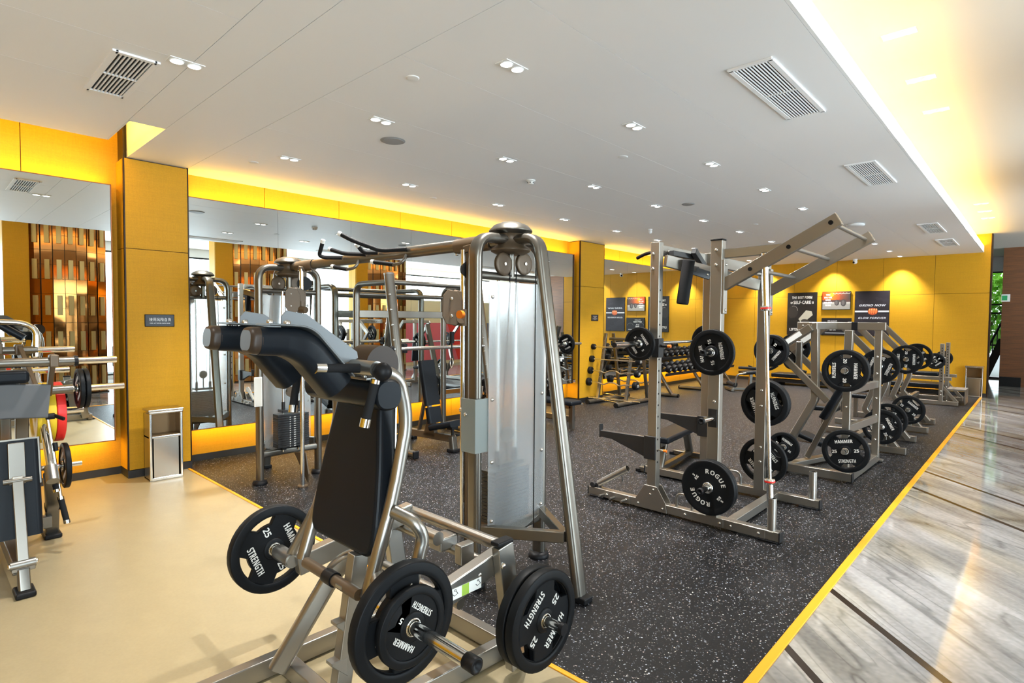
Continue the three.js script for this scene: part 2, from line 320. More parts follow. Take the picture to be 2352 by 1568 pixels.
// ---------------------------------------------------------------- downlights
function downlight(x, z, y, alongX, label, cd, group) {
  const t = thing('ceiling_downlight', label, 'downlight', [x, y, z], group), dx = alongX ? 0.052 : 0, dz = alongX ? 0 : 0.052;
  part(t, 'trim_plate', rbox(x, y - 0.002, z, 0.105 + dx * 2, 0.006, 0.105 + dz * 2, 0.002, 1), M.white);
  for (const s of [-1, 1]) {
    part(t, 'lamp_ring', new THREE.TorusGeometry(0.041, 0.004, 6, 20).rotateX(Math.PI / 2).translate(x + s * dx, y - 0.006, z + s * dz), M.white);
    part(t, 'lamp_lens', disc([x + s * dx, y - 0.006, z + s * dz], [0, 1, 0], 0.038, 0.004, 20), M.lens);
  }
  const l = new THREE.SpotLight(SPOT, cd, 0, rad(46), 0.55, 2); l.name = 'downlight_beam'; l.position.set(0, -0.025, 0); l.castShadow = true; l.shadow.radius = 2.5;
  l.target.position.set(0, -3, 0); l.target.name = 'aim'; t.add(l); t.add(l.target);
  return t;
}
{
  const col = [[-2.59, 'nearest the marble corridor'], [-4.1, 'in the middle row'], [-5.77, 'nearest the mirror wall']];
  const rows = [-2.75, -4.28, -5.85, -7.4, -8.97, -10.5, -12.2, -13.9, -15.5, -16.85], ord = ['first', 'second', 'third', 'fourth', 'fifth', 'sixth', 'seventh', 'eighth', 'ninth', 'tenth'];
  for (const [x, where] of col) rows.forEach((z, i) => downlight(x, z, CE, false, `twin ceiling downlight, ${ord[i]} from the viewer in the row ${where}`.replace('in the row in the', 'in the'), 21, 'twin downlights over the rubber floor'));
  downlight(-4.15, -1.28, CE, false, 'twin ceiling downlight beside the square vent over the beige floor', 16);
  downlight(-2.4, 0.4, CE, false, 'twin ceiling downlight over the beige floor behind the viewer', 14);
  [-4.95, -5.98, -6.95, -12.8, -13.7, -14.6].forEach((z, i) => downlight(-0.81, z, UC, true, `twin downlight in the corridor ceiling, ${ord[i]} along the yellow light band`, 12, 'corridor downlights'));
}
// ---------------------------------------------------------------- vents, detectors, speakers
function vent(x0, x1, z0, z1, label, rowsAlongX) {
  const xc = (x0 + x1) / 2, zc = (z0 + z1) / 2, t = thing('ceiling_vent', label, 'vent', [xc, CE, zc]), W = Math.abs(x1 - x0), D = Math.abs(z1 - z0), f = 0.035;
  part(t, 'vent_frame', [rbox(xc, CE - 0.006, z0, W + f, 0.014, f, 0.003, 1), rbox(xc, CE - 0.006, z1, W + f, 0.014, f, 0.003, 1), rbox(x0, CE - 0.006, zc, f, 0.014, D, 0.003, 1), rbox(x1, CE - 0.006, zc, f, 0.014, D, 0.003, 1)], M.ceiling);
  part(t, 'vent_backing', span(x0, x1, CE - 0.0012, CE - 0.0004, z0, z1), M.black);
  if (rowsAlongX) { for (let z = Math.min(z0, z1) + 0.03; z < Math.max(z0, z1) - 0.015; z += 0.023) part(t, 'slat', rbox(xc, CE - 0.007, z, W - f, 0.010, 0.009, 0.002, 1), M.ceiling); part(t, 'cross_bar', rbox(xc, CE - 0.006, zc, 0.014, 0.014, D - f, 0.002, 1), M.ceiling); }
  else { for (let x = x0 + 0.03; x < x1 - 0.015; x += 0.021) part(t, 'slat', rbox(x, CE - 0.007, zc, 0.008, 0.010, D - f, 0.002, 1), M.ceiling); part(t, 'cross_bar', rbox(xc, CE - 0.006, zc, W - f, 0.014, 0.012, 0.002, 1), M.ceiling); }
}
vent(-1.55, -1.30, -3.76, -4.96, 'long white ceiling vent nearest the viewer along the ceiling step');
vent(-1.55, -1.30, -6.82, -8.0, 'white ceiling vent, second along the ceiling step');
vent(-1.55, -1.30, -11.65, -12.9, 'white ceiling vent, third along the ceiling step');
vent(-1.56, -1.31, -14.0, -15.2, 'white ceiling vent furthest along the ceiling step, by the back wall');
vent(-5.12, -4.28, -1.15, -0.92, 'white ceiling vent beside the twin downlight above the left mirror', true);
for (const [x, z, r, what, lab] of [[-3.22, -2.42, 0.045, 'sprinkler_cover', 'small round sprinkler cover on the ceiling above the crossover beam'], [-4.47, -3.13, 0.115, 'ceiling_speaker', 'round grey ceiling speaker behind the crossover tower'],
  [-3.15, -5.0, 0.05, 'sprinkler_cover', 'round sprinkler cover in the ceiling above the power rack'], [-6.2, -2.56, 0.05, 'sprinkler_cover', 'round sprinkler cover in the ceiling close to the long mirror'],
  [-6.14, -4.96, 0.05, 'sprinkler_cover', 'round sprinkler cover in the ceiling above the smith machine'], [-3.7, -7.6, 0.09, 'ceiling_speaker', 'round ceiling speaker over the middle of the rubber floor'],
  [-3.6, -9.9, 0.05, 'sprinkler_cover', 'round sprinkler cover in the ceiling toward the back wall'], [-5.9, -11.4, 0.05, 'sprinkler_cover', 'round sprinkler cover in the ceiling above the dumbbell rack']]) {
  const t = thing(what, lab, what === 'ceiling_speaker' ? 'speaker' : 'sprinkler', [x, CE, z]);
  part(t, 'rim', lathe([x, CE, z], [0, 1, 0], [[0, -0.007], [r * 0.8, -0.007], [r, -0.003], [r, 0.0005]], 24), what === 'ceiling_speaker' ? M.grey : M.white);
  if (what === 'ceiling_speaker') part(t, 'grille', disc([x, CE - 0.008, z], [0, 1, 0], r * 0.86, 0.003), M.grey);
}
{
  const p = [-4.48, CE, -5.1], t = thing('smoke_detector', 'cream smoke detector hanging under the ceiling above the crossover', 'smoke detector', p);
  part(t, 'detector_base', lathe(p, [0, 1, 0], [[0, -0.02], [0.052, -0.02], [0.055, -0.004], [0.055, 0]], 20), M.paper);
  part(t, 'detector_head', lathe(p, [0, 1, 0], [[0, -0.05], [0.026, -0.05], [0.033, -0.042], [0.040, -0.02]], 20), M.paper);
  part(t, 'detector_slots', [0, 1, 2, 3, 4, 5].map((k) => rbox(p[0] + 0.036 * Math.cos(k * 1.047), CE - 0.032, p[2] + 0.036 * Math.sin(k * 1.047), 0.012, 0.010, 0.012, 0.002, 1)), M.black);
  const q = [-2.32, CE, -10.95], u = thing('wireless_access_point', 'white round access point under the ceiling near the ladder arm', 'access point', q);
  part(u, 'shell', lathe(q, [0, 1, 0], [[0, -0.045], [0.10, -0.043], [0.13, -0.03], [0.135, -0.012], [0.11, 0]], 32), M.white);
  const r = [-3.57, CE, -16.9], c = thing('security_camera', 'white dome security camera at the ceiling above the back wall posters', 'camera', r);
  part(c, 'mount', lathe(r, [0, 1, 0], [[0, -0.05], [0.05, -0.05], [0.055, 0]], 20), M.white);
  part(c, 'camera_head', [ball([r[0], CE - 0.075, r[2]], 0.055)], M.white);
  part(c, 'camera_lens', disc([r[0] - 0.02, CE - 0.088, r[2] + 0.045], [-0.3, -0.4, 1], 0.026, 0.02), M.black);
  const s = [-5.2, CE, -9.2], d = thing('security_camera', 'small white camera at the ceiling over the power rack', 'camera', s);
  part(d, 'mount', lathe(s, [0, 1, 0], [[0, -0.03], [0.035, -0.03], [0.04, 0]], 16), M.white); part(d, 'camera_head', ball([s[0], CE - 0.05, s[2]], 0.036, 12), M.white);
}

// ---------------------------------------------------------------- what stands around the gym: corridor, facade, far exit
const glazing = (o, axis, at, a0, a1, y0, y1, n, rows) => {   // mullions and panes as parts of a window wall
  const q = (u0, u1, b0, b1, t) => axis === 'x' ? span(at - t, at + t, b0, b1, u0, u1) : span(u0, u1, b0, b1, at - t, at + t);
  const w = (a1 - a0) / n;
  for (let i = 0; i <= n; i++) part(o, 'mullion', q(a0 + i * w - 0.03, a0 + i * w + 0.03, y0, y1, 0.05), M.blackMetal);
  for (const y of rows) part(o, 'transom', q(a0, a1, y - 0.025, y + 0.025, 0.04), M.blackMetal);
  for (let i = 0; i < n; i++) part(o, 'pane', q(a0 + i * w + 0.031, a0 + (i + 1) * w - 0.031, y0 + 0.02, y1 - 0.02, 0.004), M.glass);
};
{
  const w = struct('window_1', 'glazed facade beyond the corridor', [span(4.55, 4.75, 0, 0.10, -20, 4.2), span(4.55, 4.75, 3.55, UC, -20, 4.2), span(4.6, 4.8, 0, UC, -24, -20), span(4.6, 4.8, 0, UC, 4.2, 6.6)], M.white);
  glazing(w, 'x', 4.65, -20, 4.2, 0.10, 3.55, 16, [0.12, 0.9, 1.9, 2.7, 3.53]);
  const e = struct('wall_front', 'yellow veneer wall behind the viewer', span(-7.3, 4.6, 0, UC, 6.62, 6.8), M.darkTrim);
  for (let k = 0; k < 11; k++) part(e, 'panel', rbox(-6.77 + k * 1.075, UC / 2, 6.61, 1.07, UC, 0.02, 0.002, 1), M.laminate);
  const b = struct('wall_far', 'brown wood wall at the end of the corridor', span(-0.78, 4.6, 0, UC, -20.9, -20.6), M.brownWood);
  part(b, 'black_plinth', span(-0.77, -0.33, 0.0, 0.26, -20.6, -20.54), M.black);
  struct('wall_exit', 'side wall of the exit lobby', [span(-4.2, -4.0, 0, UC, -23.4, -17.3), span(-0.3, 4.6, 0, UC, -23.4, -23.2), span(-4, -2.2, 0, UC, -23.4, -23.2), span(-2.2, -0.3, 3.35, UC, -23.4, -23.2)], M.white);
  struct('floor_003', 'marble floor of the exit lobby', span(-4.2, -0.965, -0.1, 0, -24, -17.3), M.marble);
  struct('ceiling_003', 'ceiling of the exit lobby', span(-4.2, -1.35, UC, UC + 0.1, -23.4, -17.3), M.white);
  const x = struct('window_2', 'tall narrow window at the end of the corridor', span(-2.2, -0.3, 0, 0.05, -23.4, -23.2), M.blackMetal);
  glazing(x, 'z', -23.3, -2.2, -0.3, 0.05, 3.35, 2, [1.05, 2.05, 2.32, 3.33]);
  const s = thing('exit_sign', 'small green exit sign projecting from the brown wall', 'sign', [-0.78, 2.35, -20.4]);
  part(s, 'sign_box', rbox(-0.70, 2.42, -20.42, 0.18, 0.20, 0.04, 0.004, 1), M.paper);
  part(s, 'sign_face', rbox(-0.72, 2.42, -20.398, 0.11, 0.13, 0.006, 0.002, 1), std([0.02, 0.35, 0.12], 0.5));
  const r = thing('stair_railing', 'black steel stair railing behind the narrow window', 'railing', [-1.0, 0, -22.4]);
  part(r, 'handrail', pipe([[-0.75, 2.0, -22.5], [-1.15, 0.95, -22.5], [-1.35, 0.4, -22.5]], 0.03, 0.05), M.blackMetal);
  part(r, 'stringer', bar([-0.80, 1.25, -22.5], [-1.2, 0.05, -22.5], 0.05, 0.20), M.blackMetal);
  for (let k = 0; k < 4; k++) part(r, 'baluster', rod([-0.83 - k * 0.1, 1.15 - k * 0.28, -22.5], [-0.83 - k * 0.1, 1.78 - k * 0.28, -22.5], 0.014, 8), M.blackMetal);
  struct('ground', 'paved ground outside the windows', [span(4.8, 30, -0.3, -0.1, -40, 20), span(-30, 4.8, -0.3, -0.1, -44, -24)], M.grey);
}
// greenery outside: instanced leaves around branching stems
{
  const lg = new THREE.PlaneGeometry(0.16, 0.09); const leafM = new THREE.MeshStandardMaterial({ color: lin(0.30, 0.62, 0.07), roughness: 0.6, side: THREE.DoubleSide });
  const barkM = std([0.12, 0.08, 0.05], 0.9);
  const tree = (x, z, h, R, n, label) => {
    const t = thing('garden_tree', label, 'tree', [x, -0.1, z], 'trees outside the windows');
    part(t, 'trunk', [rod([x, -0.1, z], [x, h * 0.75, z], 0.09, 10, 0.04), rod([x, h * 0.4, z], [x + R * 0.6, h * 0.85, z + R * 0.2], 0.04, 8, 0.015), rod([x, h * 0.45, z], [x - R * 0.6, h * 0.8, z - R * 0.3], 0.04, 8, 0.015)], barkM);
    const im = new THREE.InstancedMesh(lg, leafM, n), m = new THREE.Matrix4(), q = new THREE.Quaternion(), c = new THREE.Color();
    for (let i = 0; i < n; i++) {
      const a = rnd() * 6.283, b = Math.acos(2 * rnd() - 1), k = R * Math.cbrt(0.25 + 0.75 * rnd());
      q.setFromEuler(new THREE.Euler(rnd() * 6, rnd() * 6, rnd() * 6)); const s = 0.7 + 0.9 * rnd();
      m.compose(V(k * Math.sin(b) * Math.cos(a), h * 0.62 + k * 0.95 * Math.cos(b), k * Math.sin(b) * Math.sin(a)), q, V(s, s, s)); im.setMatrixAt(i, m);
      const v = 0.7 + 0.6 * rnd(); im.setColorAt(i, c.setRGB(v, v, v * 0.9));
    }
    im.name = 'leaves'; im.userData.kind = 'stuff'; im.castShadow = im.receiveShadow = true; t.add(im);
  };
  tree(-1.35, -25.2, 3.6, 1.5, 2600, 'leafy green tree seen through the narrow window at the corridor end');
  tree(-2.9, -26.6, 4.2, 1.8, 2200, 'taller green tree behind the tree at the narrow window');
  tree(6.4, -8.6, 1.6, 0.8, 900, 'green shrub outside the facade seen only in the mirror');
}
// mosaic screens with yellow pillars between corridor and facade (seen in the mirrors)
function screen(z0, zw, z1, lab) {
  const p = struct(numbered('wall_screen_pillar'), `yellow veneer corridor pillar ${lab}`, span(1.34, 1.74, 0, UC, zw + 0.01, z0 - 0.01), M.darkTrim);
  part(p, 'panel', span(1.32, 1.34, 0.0, UC, zw, z0), M.laminate);
  for (const z of [z0, zw]) part(p, 'side_panel', span(1.345, 1.74, 0, UC, z - 0.008, z + 0.008), M.laminate);
  const n = 7, L = zw - z1, bow = (u) => 1.45 - 0.22 * Math.sin(u * Math.PI) ** 1;
  const t = thing('mosaic_screen', `brown glass mosaic screen with gold bars ${lab}`, 'screen', [1.5, 0, (zw + z1) / 2]);
  const cell = L / n, rows = 12, rh = (UC - 0.06) / rows;
  const tg = new THREE.BoxGeometry(0.012, rh - 0.006, cell - 0.006), bg = rbox(0, 0, 0, 0.03, 0.42, 0.085, 0.003, 1);
  boxUV(flat(tg)); const tile = (g, m, nm, x, y, z, ry) => { const o = new THREE.Mesh(g, m); o.name = nm; o.castShadow = o.receiveShadow = true; o.position.set(x - 1.5, y, z - (zw + z1) / 2); o.rotation.y = ry; t.add(o); };
  for (let i = 0; i < n; i++) {
    const u = (i + 0.5) / n, z = zw - u * L, x = bow(u), ry = Math.atan2(bow(u + 0.02) - bow(u - 0.02), -0.04 * L) - Math.PI;
    for (let j = 0; j < rows; j++) tile(tg, M.amber, 'glass_tile', x + 0.02, rh * (j + 0.5) + 0.03, z, ry);
    for (let j = 0; j < 5; j++) tile(bg, M.gold, 'gold_bar', x - 0.012, 0.42 + j * 0.77, z, ry);
  }
  part(t, 'base_frame', sweep(Array.from({ length: 13 }, (_, k) => [bow(k / 12) + 0.04, 0.015, zw - k / 12 * L]), rrect(0.08, 0.03, 0.004)), M.darkTrim);
  part(t, 'screen_core', sweep(Array.from({ length: 13 }, (_, k) => [bow(k / 12) + 0.05, UC / 2, zw - 0.01 - k / 12 * (L - 0.02)]), rrect(0.03, UC - 0.03, 0.004)), M.darkTrim);
}
screen(-1.35, -1.75, -3.12, 'opposite the left mirror');
screen(-5.42, -5.85, -7.38, 'opposite the long mirror');
screen(-9.5, -9.92, -11.5, 'opposite the far pillar');
{
  const w = struct('wall_partition', 'cream partition with pink and grey mural in the far corridor', span(3.0, 3.1, 0, 2.45, -19.5, -12.1), std([0.80, 0.72, 0.48], 0.6));
  part(w, 'mural_pink', span(2.985, 3.0, 0.12, 1.6, -15.2, -12.15), std([0.72, 0.16, 0.22], 0.5));
  part(w, 'mural_grey', span(2.985, 3.0, 0.12, 1.6, -19.4, -15.2), std([0.25, 0.24, 0.30], 0.5));
  part(w, 'mural_stripe', extrude([[15.2, 0.12], [16.6, 0.12], [15.2, 1.6], [14.6, 1.6]], 0.004, 0).rotateY(Math.PI / 2).translate(2.981, 0, 0), std([0.75, 0.05, 0.04], 0.5));
}
// ---------------------------------------------------------------- posters, signs
function framed(name, label, cat, x0, x1, y0, y1, tex, z = -17.138) {
  const xc = (x0 + x1) / 2, yc = (y0 + y1) / 2, w = x1 - x0, h = y1 - y0, t = thing(name, label, cat, [xc, y0, z]);
  part(t, 'poster_frame', rbox(xc, yc, z + 0.016, w, h, 0.03, 0.004, 1), M.black);
  const g = new THREE.PlaneGeometry(w - 0.016, h - 0.016).translate(xc, yc, z + 0.0325);
  part(t, 'print', g, std(0xffffff, 0.5, 0, { map: tex }), true);
}
const font = (px, f = 'sans-serif', st = 'bold') => `${st} ${px}px ${f}`;
const fit = (g, s, x, y, w, px, st = 'bold') => { g.save(); g.font = font(px, 'sans-serif', st); const k = w / g.measureText(s).width; g.translate(x, y); g.scale(k, 1); g.fillText(s, 0, 0); g.restore(); };
framed('poster', 'tall black poster about self-care and lifting weights, leftmost on the back wall', 'poster', -5.265, -4.5, 1.365, 2.55, canvasTex(512, 790, (g, w, h) => {
  g.fillStyle = '#1b1614'; g.fillRect(0, 0, w, h);
  g.fillStyle = '#2c2723'; g.beginPath(); g.ellipse(95, 360, 95, 120, 0.2, 0, 7); g.fill(); g.strokeStyle = '#8d8a86'; g.lineWidth = 8; g.beginPath(); g.ellipse(100, 350, 80, 105, 0.2, 4.2, 6); g.stroke();
  g.fillStyle = '#b9b3a2'; g.beginPath(); g.moveTo(150, 560); g.lineTo(250, 430); g.lineTo(330, 330); g.lineTo(430, 350); g.lineTo(450, 420); g.lineTo(360, 500); g.lineTo(330, 620); g.closePath(); g.fill();
  g.fillStyle = '#3a332c'; g.beginPath(); g.ellipse(330, 560, 90, 60, 0.4, 0, 7); g.fill(); g.fillStyle = '#0f0d0c'; g.beginPath(); g.ellipse(120, 560, 110, 90, 0, 0, 7); g.fill();
  g.fillStyle = '#6b655b'; g.beginPath(); g.ellipse(370, 600, 70, 22, -0.2, 0, 7); g.fill();
  g.fillStyle = '#f2efe9'; g.textAlign = 'center'; fit(g, 'THE BEST FORM', 256, 112, 360, 66); fit(g, 'OF', 72, 205, 44, 50); fit(g, 'SELF-CARE', 258, 210, 310, 84); fit(g, 'IS', 445, 205, 36, 50); fit(g, 'LIFTING WEIGHTS', 256, 715, 430, 66);
}));
framed('poster', 'small poster with dumbbell and orange sunset between the tall posters', 'poster', -4.372, -3.69, 2.066, 2.555, canvasTex(512, 368, (g, w, h) => {
  const a = g.createLinearGradient(0, 0, w, 0); a.addColorStop(0, '#ff3c08'); a.addColorStop(0.35, '#ff6a10'); a.addColorStop(0.65, '#7a3a22'); a.addColorStop(1, '#35302f'); g.fillStyle = a; g.fillRect(0, 0, w, 215);
  g.fillStyle = '#ffb020'; g.beginPath(); g.arc(170, 60, 40, 0, 7); g.fill(); g.fillStyle = '#4a3330'; g.fillRect(0, 170, w, 45);
  g.fillStyle = '#8f8c86'; g.fillRect(0, 215, w, 153); g.fillStyle = '#a9a59d'; g.fillRect(0, 215, w, 36); g.strokeStyle = '#c9c4bb'; g.lineWidth = 7; for (let k = 0; k < 5; k++) { g.beginPath(); g.arc(230 + k * 62, 12, 34, 0.3, 2.8); g.stroke(); }
  g.fillStyle = '#9b9690'; g.fillRect(255, 218, 110, 16); g.fillStyle = '#3c3838'; g.beginPath(); g.ellipse(268, 228, 46, 62, 0, 0, 7); g.fill(); g.beginPath(); g.ellipse(390, 232, 52, 72, 0, 0, 7); g.fill(); g.fillStyle = '#5b5655'; g.beginPath(); g.ellipse(260, 228, 26, 44, 0, 0, 7); g.fill(); g.beginPath(); g.ellipse(382, 232, 28, 50, 0, 0, 7); g.fill();
  g.fillStyle = '#fff'; g.textAlign = 'center'; ['YOU', 'ONLY FAIL', 'WHEN', 'YOU STOP', 'TRYING'].forEach((s, i) => fit(g, s, 105, 80 + i * 54, [80, 150, 100, 150, 110][i], 46));
}));
framed('poster', 'tall dark poster with a fist on a bar, rightmost on the back wall', 'poster', -3.59, -2.815, 1.37, 2.545, canvasTex(512, 776, (g, w, h) => {
  g.fillStyle = '#1d1820'; g.fillRect(0, 0, w, h); g.fillStyle = '#262129'; for (let k = 0; k < 60; k++) { g.beginPath(); g.ellipse((k * 97) % 512, 120 + (k * 61) % 620, 40, 22, k, 0, 7); g.fill(); }
  g.fillStyle = '#15111a'; g.fillRect(0, 370, w, 20); g.fillStyle = '#b9bdc4'; g.fillRect(0, 336, 205, 30); g.fillRect(350, 336, 162, 30); g.fillStyle = '#e9edf0'; g.fillRect(0, 342, 195, 10); g.fillRect(365, 342, 147, 10);
  g.fillStyle = '#a8421c'; g.beginPath(); g.ellipse(272, 350, 74, 62, 0, 0, 7); g.fill(); g.fillStyle = '#d9743a'; for (let k = 0; k < 4; k++) { g.beginPath(); g.ellipse(222 + k * 34, 345, 15, 48, 0.1, 0, 7); g.fill(); } g.fillStyle = '#ffb074'; for (let k = 0; k < 4; k++) { g.beginPath(); g.ellipse(224 + k * 34, 318, 10, 14, 0, 0, 7); g.fill(); }
  g.fillStyle = '#cfd3db'; g.textAlign = 'center'; fit(g, 'GRIND NOW', 256, 262, 400, 50, 'italic bold'); fit(g, 'GLOW FOREVER', 256, 480, 420, 44, 'italic bold');
}));
framed('poster', 'small dark poster about the bar, below the dumbbell poster', 'poster', -4.375, -3.66, 1.37, 1.84, canvasTex(512, 336, (g, w, h) => {
  g.fillStyle = '#141114'; g.fillRect(0, 0, w, h); g.strokeStyle = '#6d6a6a'; g.lineWidth = 8; g.beginPath(); g.arc(400, 220, 90, 3.4, 6); g.stroke(); g.beginPath(); g.arc(90, 210, 80, 3.4, 6); g.stroke();
  g.fillStyle = '#c9c9cc'; g.fillRect(60, 286, 400, 14); g.fillStyle = '#f4f2ee'; g.textAlign = 'center'; fit(g, 'IT\u2019S ALWAYS', 190, 66, 170, 34); fit(g, 'HAPPY HOUR', 190, 118, 240, 52); fit(g, 'AT THE', 190, 178, 90, 30); fit(g, 'BAR', 196, 240, 110, 62);
}));
// strokes of the six characters on the risk sign, each on a 10 x 10 grid (polylines, x0 y0 x1 y1 ...)
const HAN = ['3 0 1 4|2 3 2 10|4 2 10 2|4.5 4 9.5 4 9.5 6 4.5 6 4.5 4|7 0 7 6 6 9 4 10|5 6.5 7 9 10 10', '2 0.5 9 0.5 9 10 8 10|2 0.5 2 6 1 10|2 3.7 9 3.7|2 6.7 9 6.7|5.5 0.5 5.5 9.5', '2 1 2 6 1 10|2 1 8 1 8 8 9 10 10 8|3.5 3 7 9|7 3 3.5 9', '1 0.5 1 10|1 0.5 3.5 0.5 2 4 3.5 6 1 7|7 0 4 4|7 0 10 4|5 4 9 4|5 5.5 5.6 8|7 5 7 8|9.5 5 8 8.5|4.5 9.5 10 9.5', '5 0 4 2|2 2 8 2 8 10 2 10 2 2|2 4.7 8 4.7|2 7.3 8 7.3', '4 0 2 2.5|3.5 1 7 1 6 2.8|2 3 8.5 3 8.5 7.5|2 3 2 7.5|5.2 4 5.2 7 2 10|6 7.5 9 10'];
const hanzi = (g, gl, x, y, k) => gl.split('|').forEach((s) => { const n = s.split(' ').map(Number); g.beginPath(); for (let i = 0; i < n.length; i += 2) g[i ? 'lineTo' : 'moveTo'](x + n[i] * k, y + n[i + 1] * k * 1.05); g.stroke(); });
function wallSign(label, z0, z1, y0, y1, draw) {
  const zc = (z0 + z1) / 2, t = thing('wall_sign', label, 'sign', [-7.0, y0, zc]);
  part(t, 'sign_plate', rbox(-6.997, (y0 + y1) / 2, zc, 0.008, y1 - y0, Math.abs(z1 - z0), 0.0035, 2), M.black);
  part(t, 'print', new THREE.PlaneGeometry(Math.abs(z1 - z0) - 0.016, y1 - y0 - 0.012).rotateY(Math.PI / 2).translate(-6.9925, (y0 + y1) / 2, zc), std(0xffffff, 0.35, 0, { map: canvasTex(512, 224, draw) }), true);
}
wallSign('dark blue sign with white lettering on the pillar above the steel bin', -1.725, -2.01, 1.608, 1.74, (g, w, h) => {
  g.fillStyle = '#20262f'; g.fillRect(0, 0, w, h); g.fillStyle = '#e8ebee'; g.textAlign = 'center'; g.strokeStyle = '#e8ebee'; g.lineWidth = 5.5; g.lineCap = 'butt'; HAN.forEach((gl, i) => hanzi(g, gl, 62 + i * 68, 58, 6.2)); g.font = font(30, 'serif'); g.fillText('USE AT YOUR OWN RISK', 262, 178);
});
wallSign('small dark sign with lines of white lettering on the far pillar', -9.96, -10.22, 1.71, 1.845, (g, w, h) => {
  g.fillStyle = '#22262b'; g.fillRect(0, 0, w, h); g.fillStyle = '#d8dadc'; g.textAlign = 'center'; g.font = font(40); g.fillText('FREE WEIGHTS', 256, 70); g.fillText('USE AREA', 256, 118); g.font = font(26); g.fillText('PLEASE RETURN EQUIPMENT', 256, 160); g.fillText('AFTER USE', 256, 194);
});
// ---------------------------------------------------------------- waste bins
M.binLiner = std([0.20, 0.125, 0.06], 0.35, 0.7);
function bin(x, z, ry, w, d, h, label) {
  const t = thing('waste_bin', label, 'waste bin', [0, 0, 0], 'steel waste bins');
  part(t, 'body', [span(-d / 2, d / 2, 0.01, h * 0.60, -w / 2, -w / 2 + 0.012), span(-d / 2, d / 2, 0.01, h * 0.60, w / 2 - 0.012, w / 2), span(-d / 2, -d / 2 + 0.012, 0.01, h - 0.05, -w / 2, w / 2), span(-d / 2, d / 2, 0.0, 0.02, -w / 2, w / 2), span(-d / 2, d / 2, h * 0.6, h - 0.05, -w / 2, -w / 2 + 0.012), span(-d / 2, d / 2, h * 0.6, h - 0.05, w / 2 - 0.012, w / 2), span(-d / 2, d / 2 - 0.02, h * 0.60, h * 0.62, -w / 2, w / 2)], M.steel);
  part(t, 'corner_frame', [[-1], [1]].flatMap(([s]) => [rbox(d / 2, h / 2, s * (w / 2 - 0.012), 0.026, h - 0.02, 0.026, 0.008)]).concat([rbox(d / 2, 0.02, 0, 0.026, 0.03, w - 0.03, 0.006), rbox(d / 2, h * 0.61, 0, 0.018, 0.022, w - 0.03, 0.006)]), M.chrome);
  part(t, 'lid', [rbox(0.004, h - 0.012, 0, d + 0.03, 0.024, w + 0.02, 0.008), rbox(d / 2 + 0.004, h - 0.036, 0, 0.03, 0.026, w + 0.01, 0.010)], M.steel);
  part(t, 'liner', [span(-d / 2 + 0.013, -d / 2 + 0.018, h * 0.62, h - 0.05, -w / 2 + 0.013, w / 2 - 0.013), span(-d / 2 + 0.013, d / 2 - 0.02, h * 0.62, h * 0.63, -w / 2 + 0.013, w / 2 - 0.013), span(-d / 2 + 0.013, d / 2 - 0.015, h * 0.62, h - 0.05, -w / 2 + 0.0125, -w / 2 + 0.016), span(-d / 2 + 0.013, d / 2 - 0.015, h * 0.62, h - 0.05, w / 2 - 0.016, w / 2 - 0.0125)], M.binLiner);
  part(t, 'door', rbox(d / 2 - 0.004, h * 0.305 + 0.01, 0, 0.012, h * 0.555, w - 0.075, 0.004), M.steel);
  t.position.set(x, 0, z); t.rotation.y = ry; return t;
}
bin(-6.79, -1.83, 0, 0.31, 0.20, 0.75, 'stainless steel waste bin with open top against the pillar by the risk sign');
bin(-1.08, -16.98, -Math.PI / 2, 0.32, 0.22, 0.73, 'stainless steel waste bin with open top against the back wall');

// ---------------------------------------------------------------- weight plates
const FONT = await new FontLoader().loadAsync('fonts/droid/droid_sans_bold.typeface.json');
function text(s, size, depth = 0.0016, squeeze = 1) {
  const g = new TextGeometry(s, { font: FONT, size, depth, curveSegments: 2, bevelEnabled: false }); g.computeBoundingBox();
  const b = g.boundingBox; return g.translate(-(b.min.x + b.max.x) / 2, -(b.min.y + b.max.y) / 2, 0).scale(squeeze, 1, 1);
}
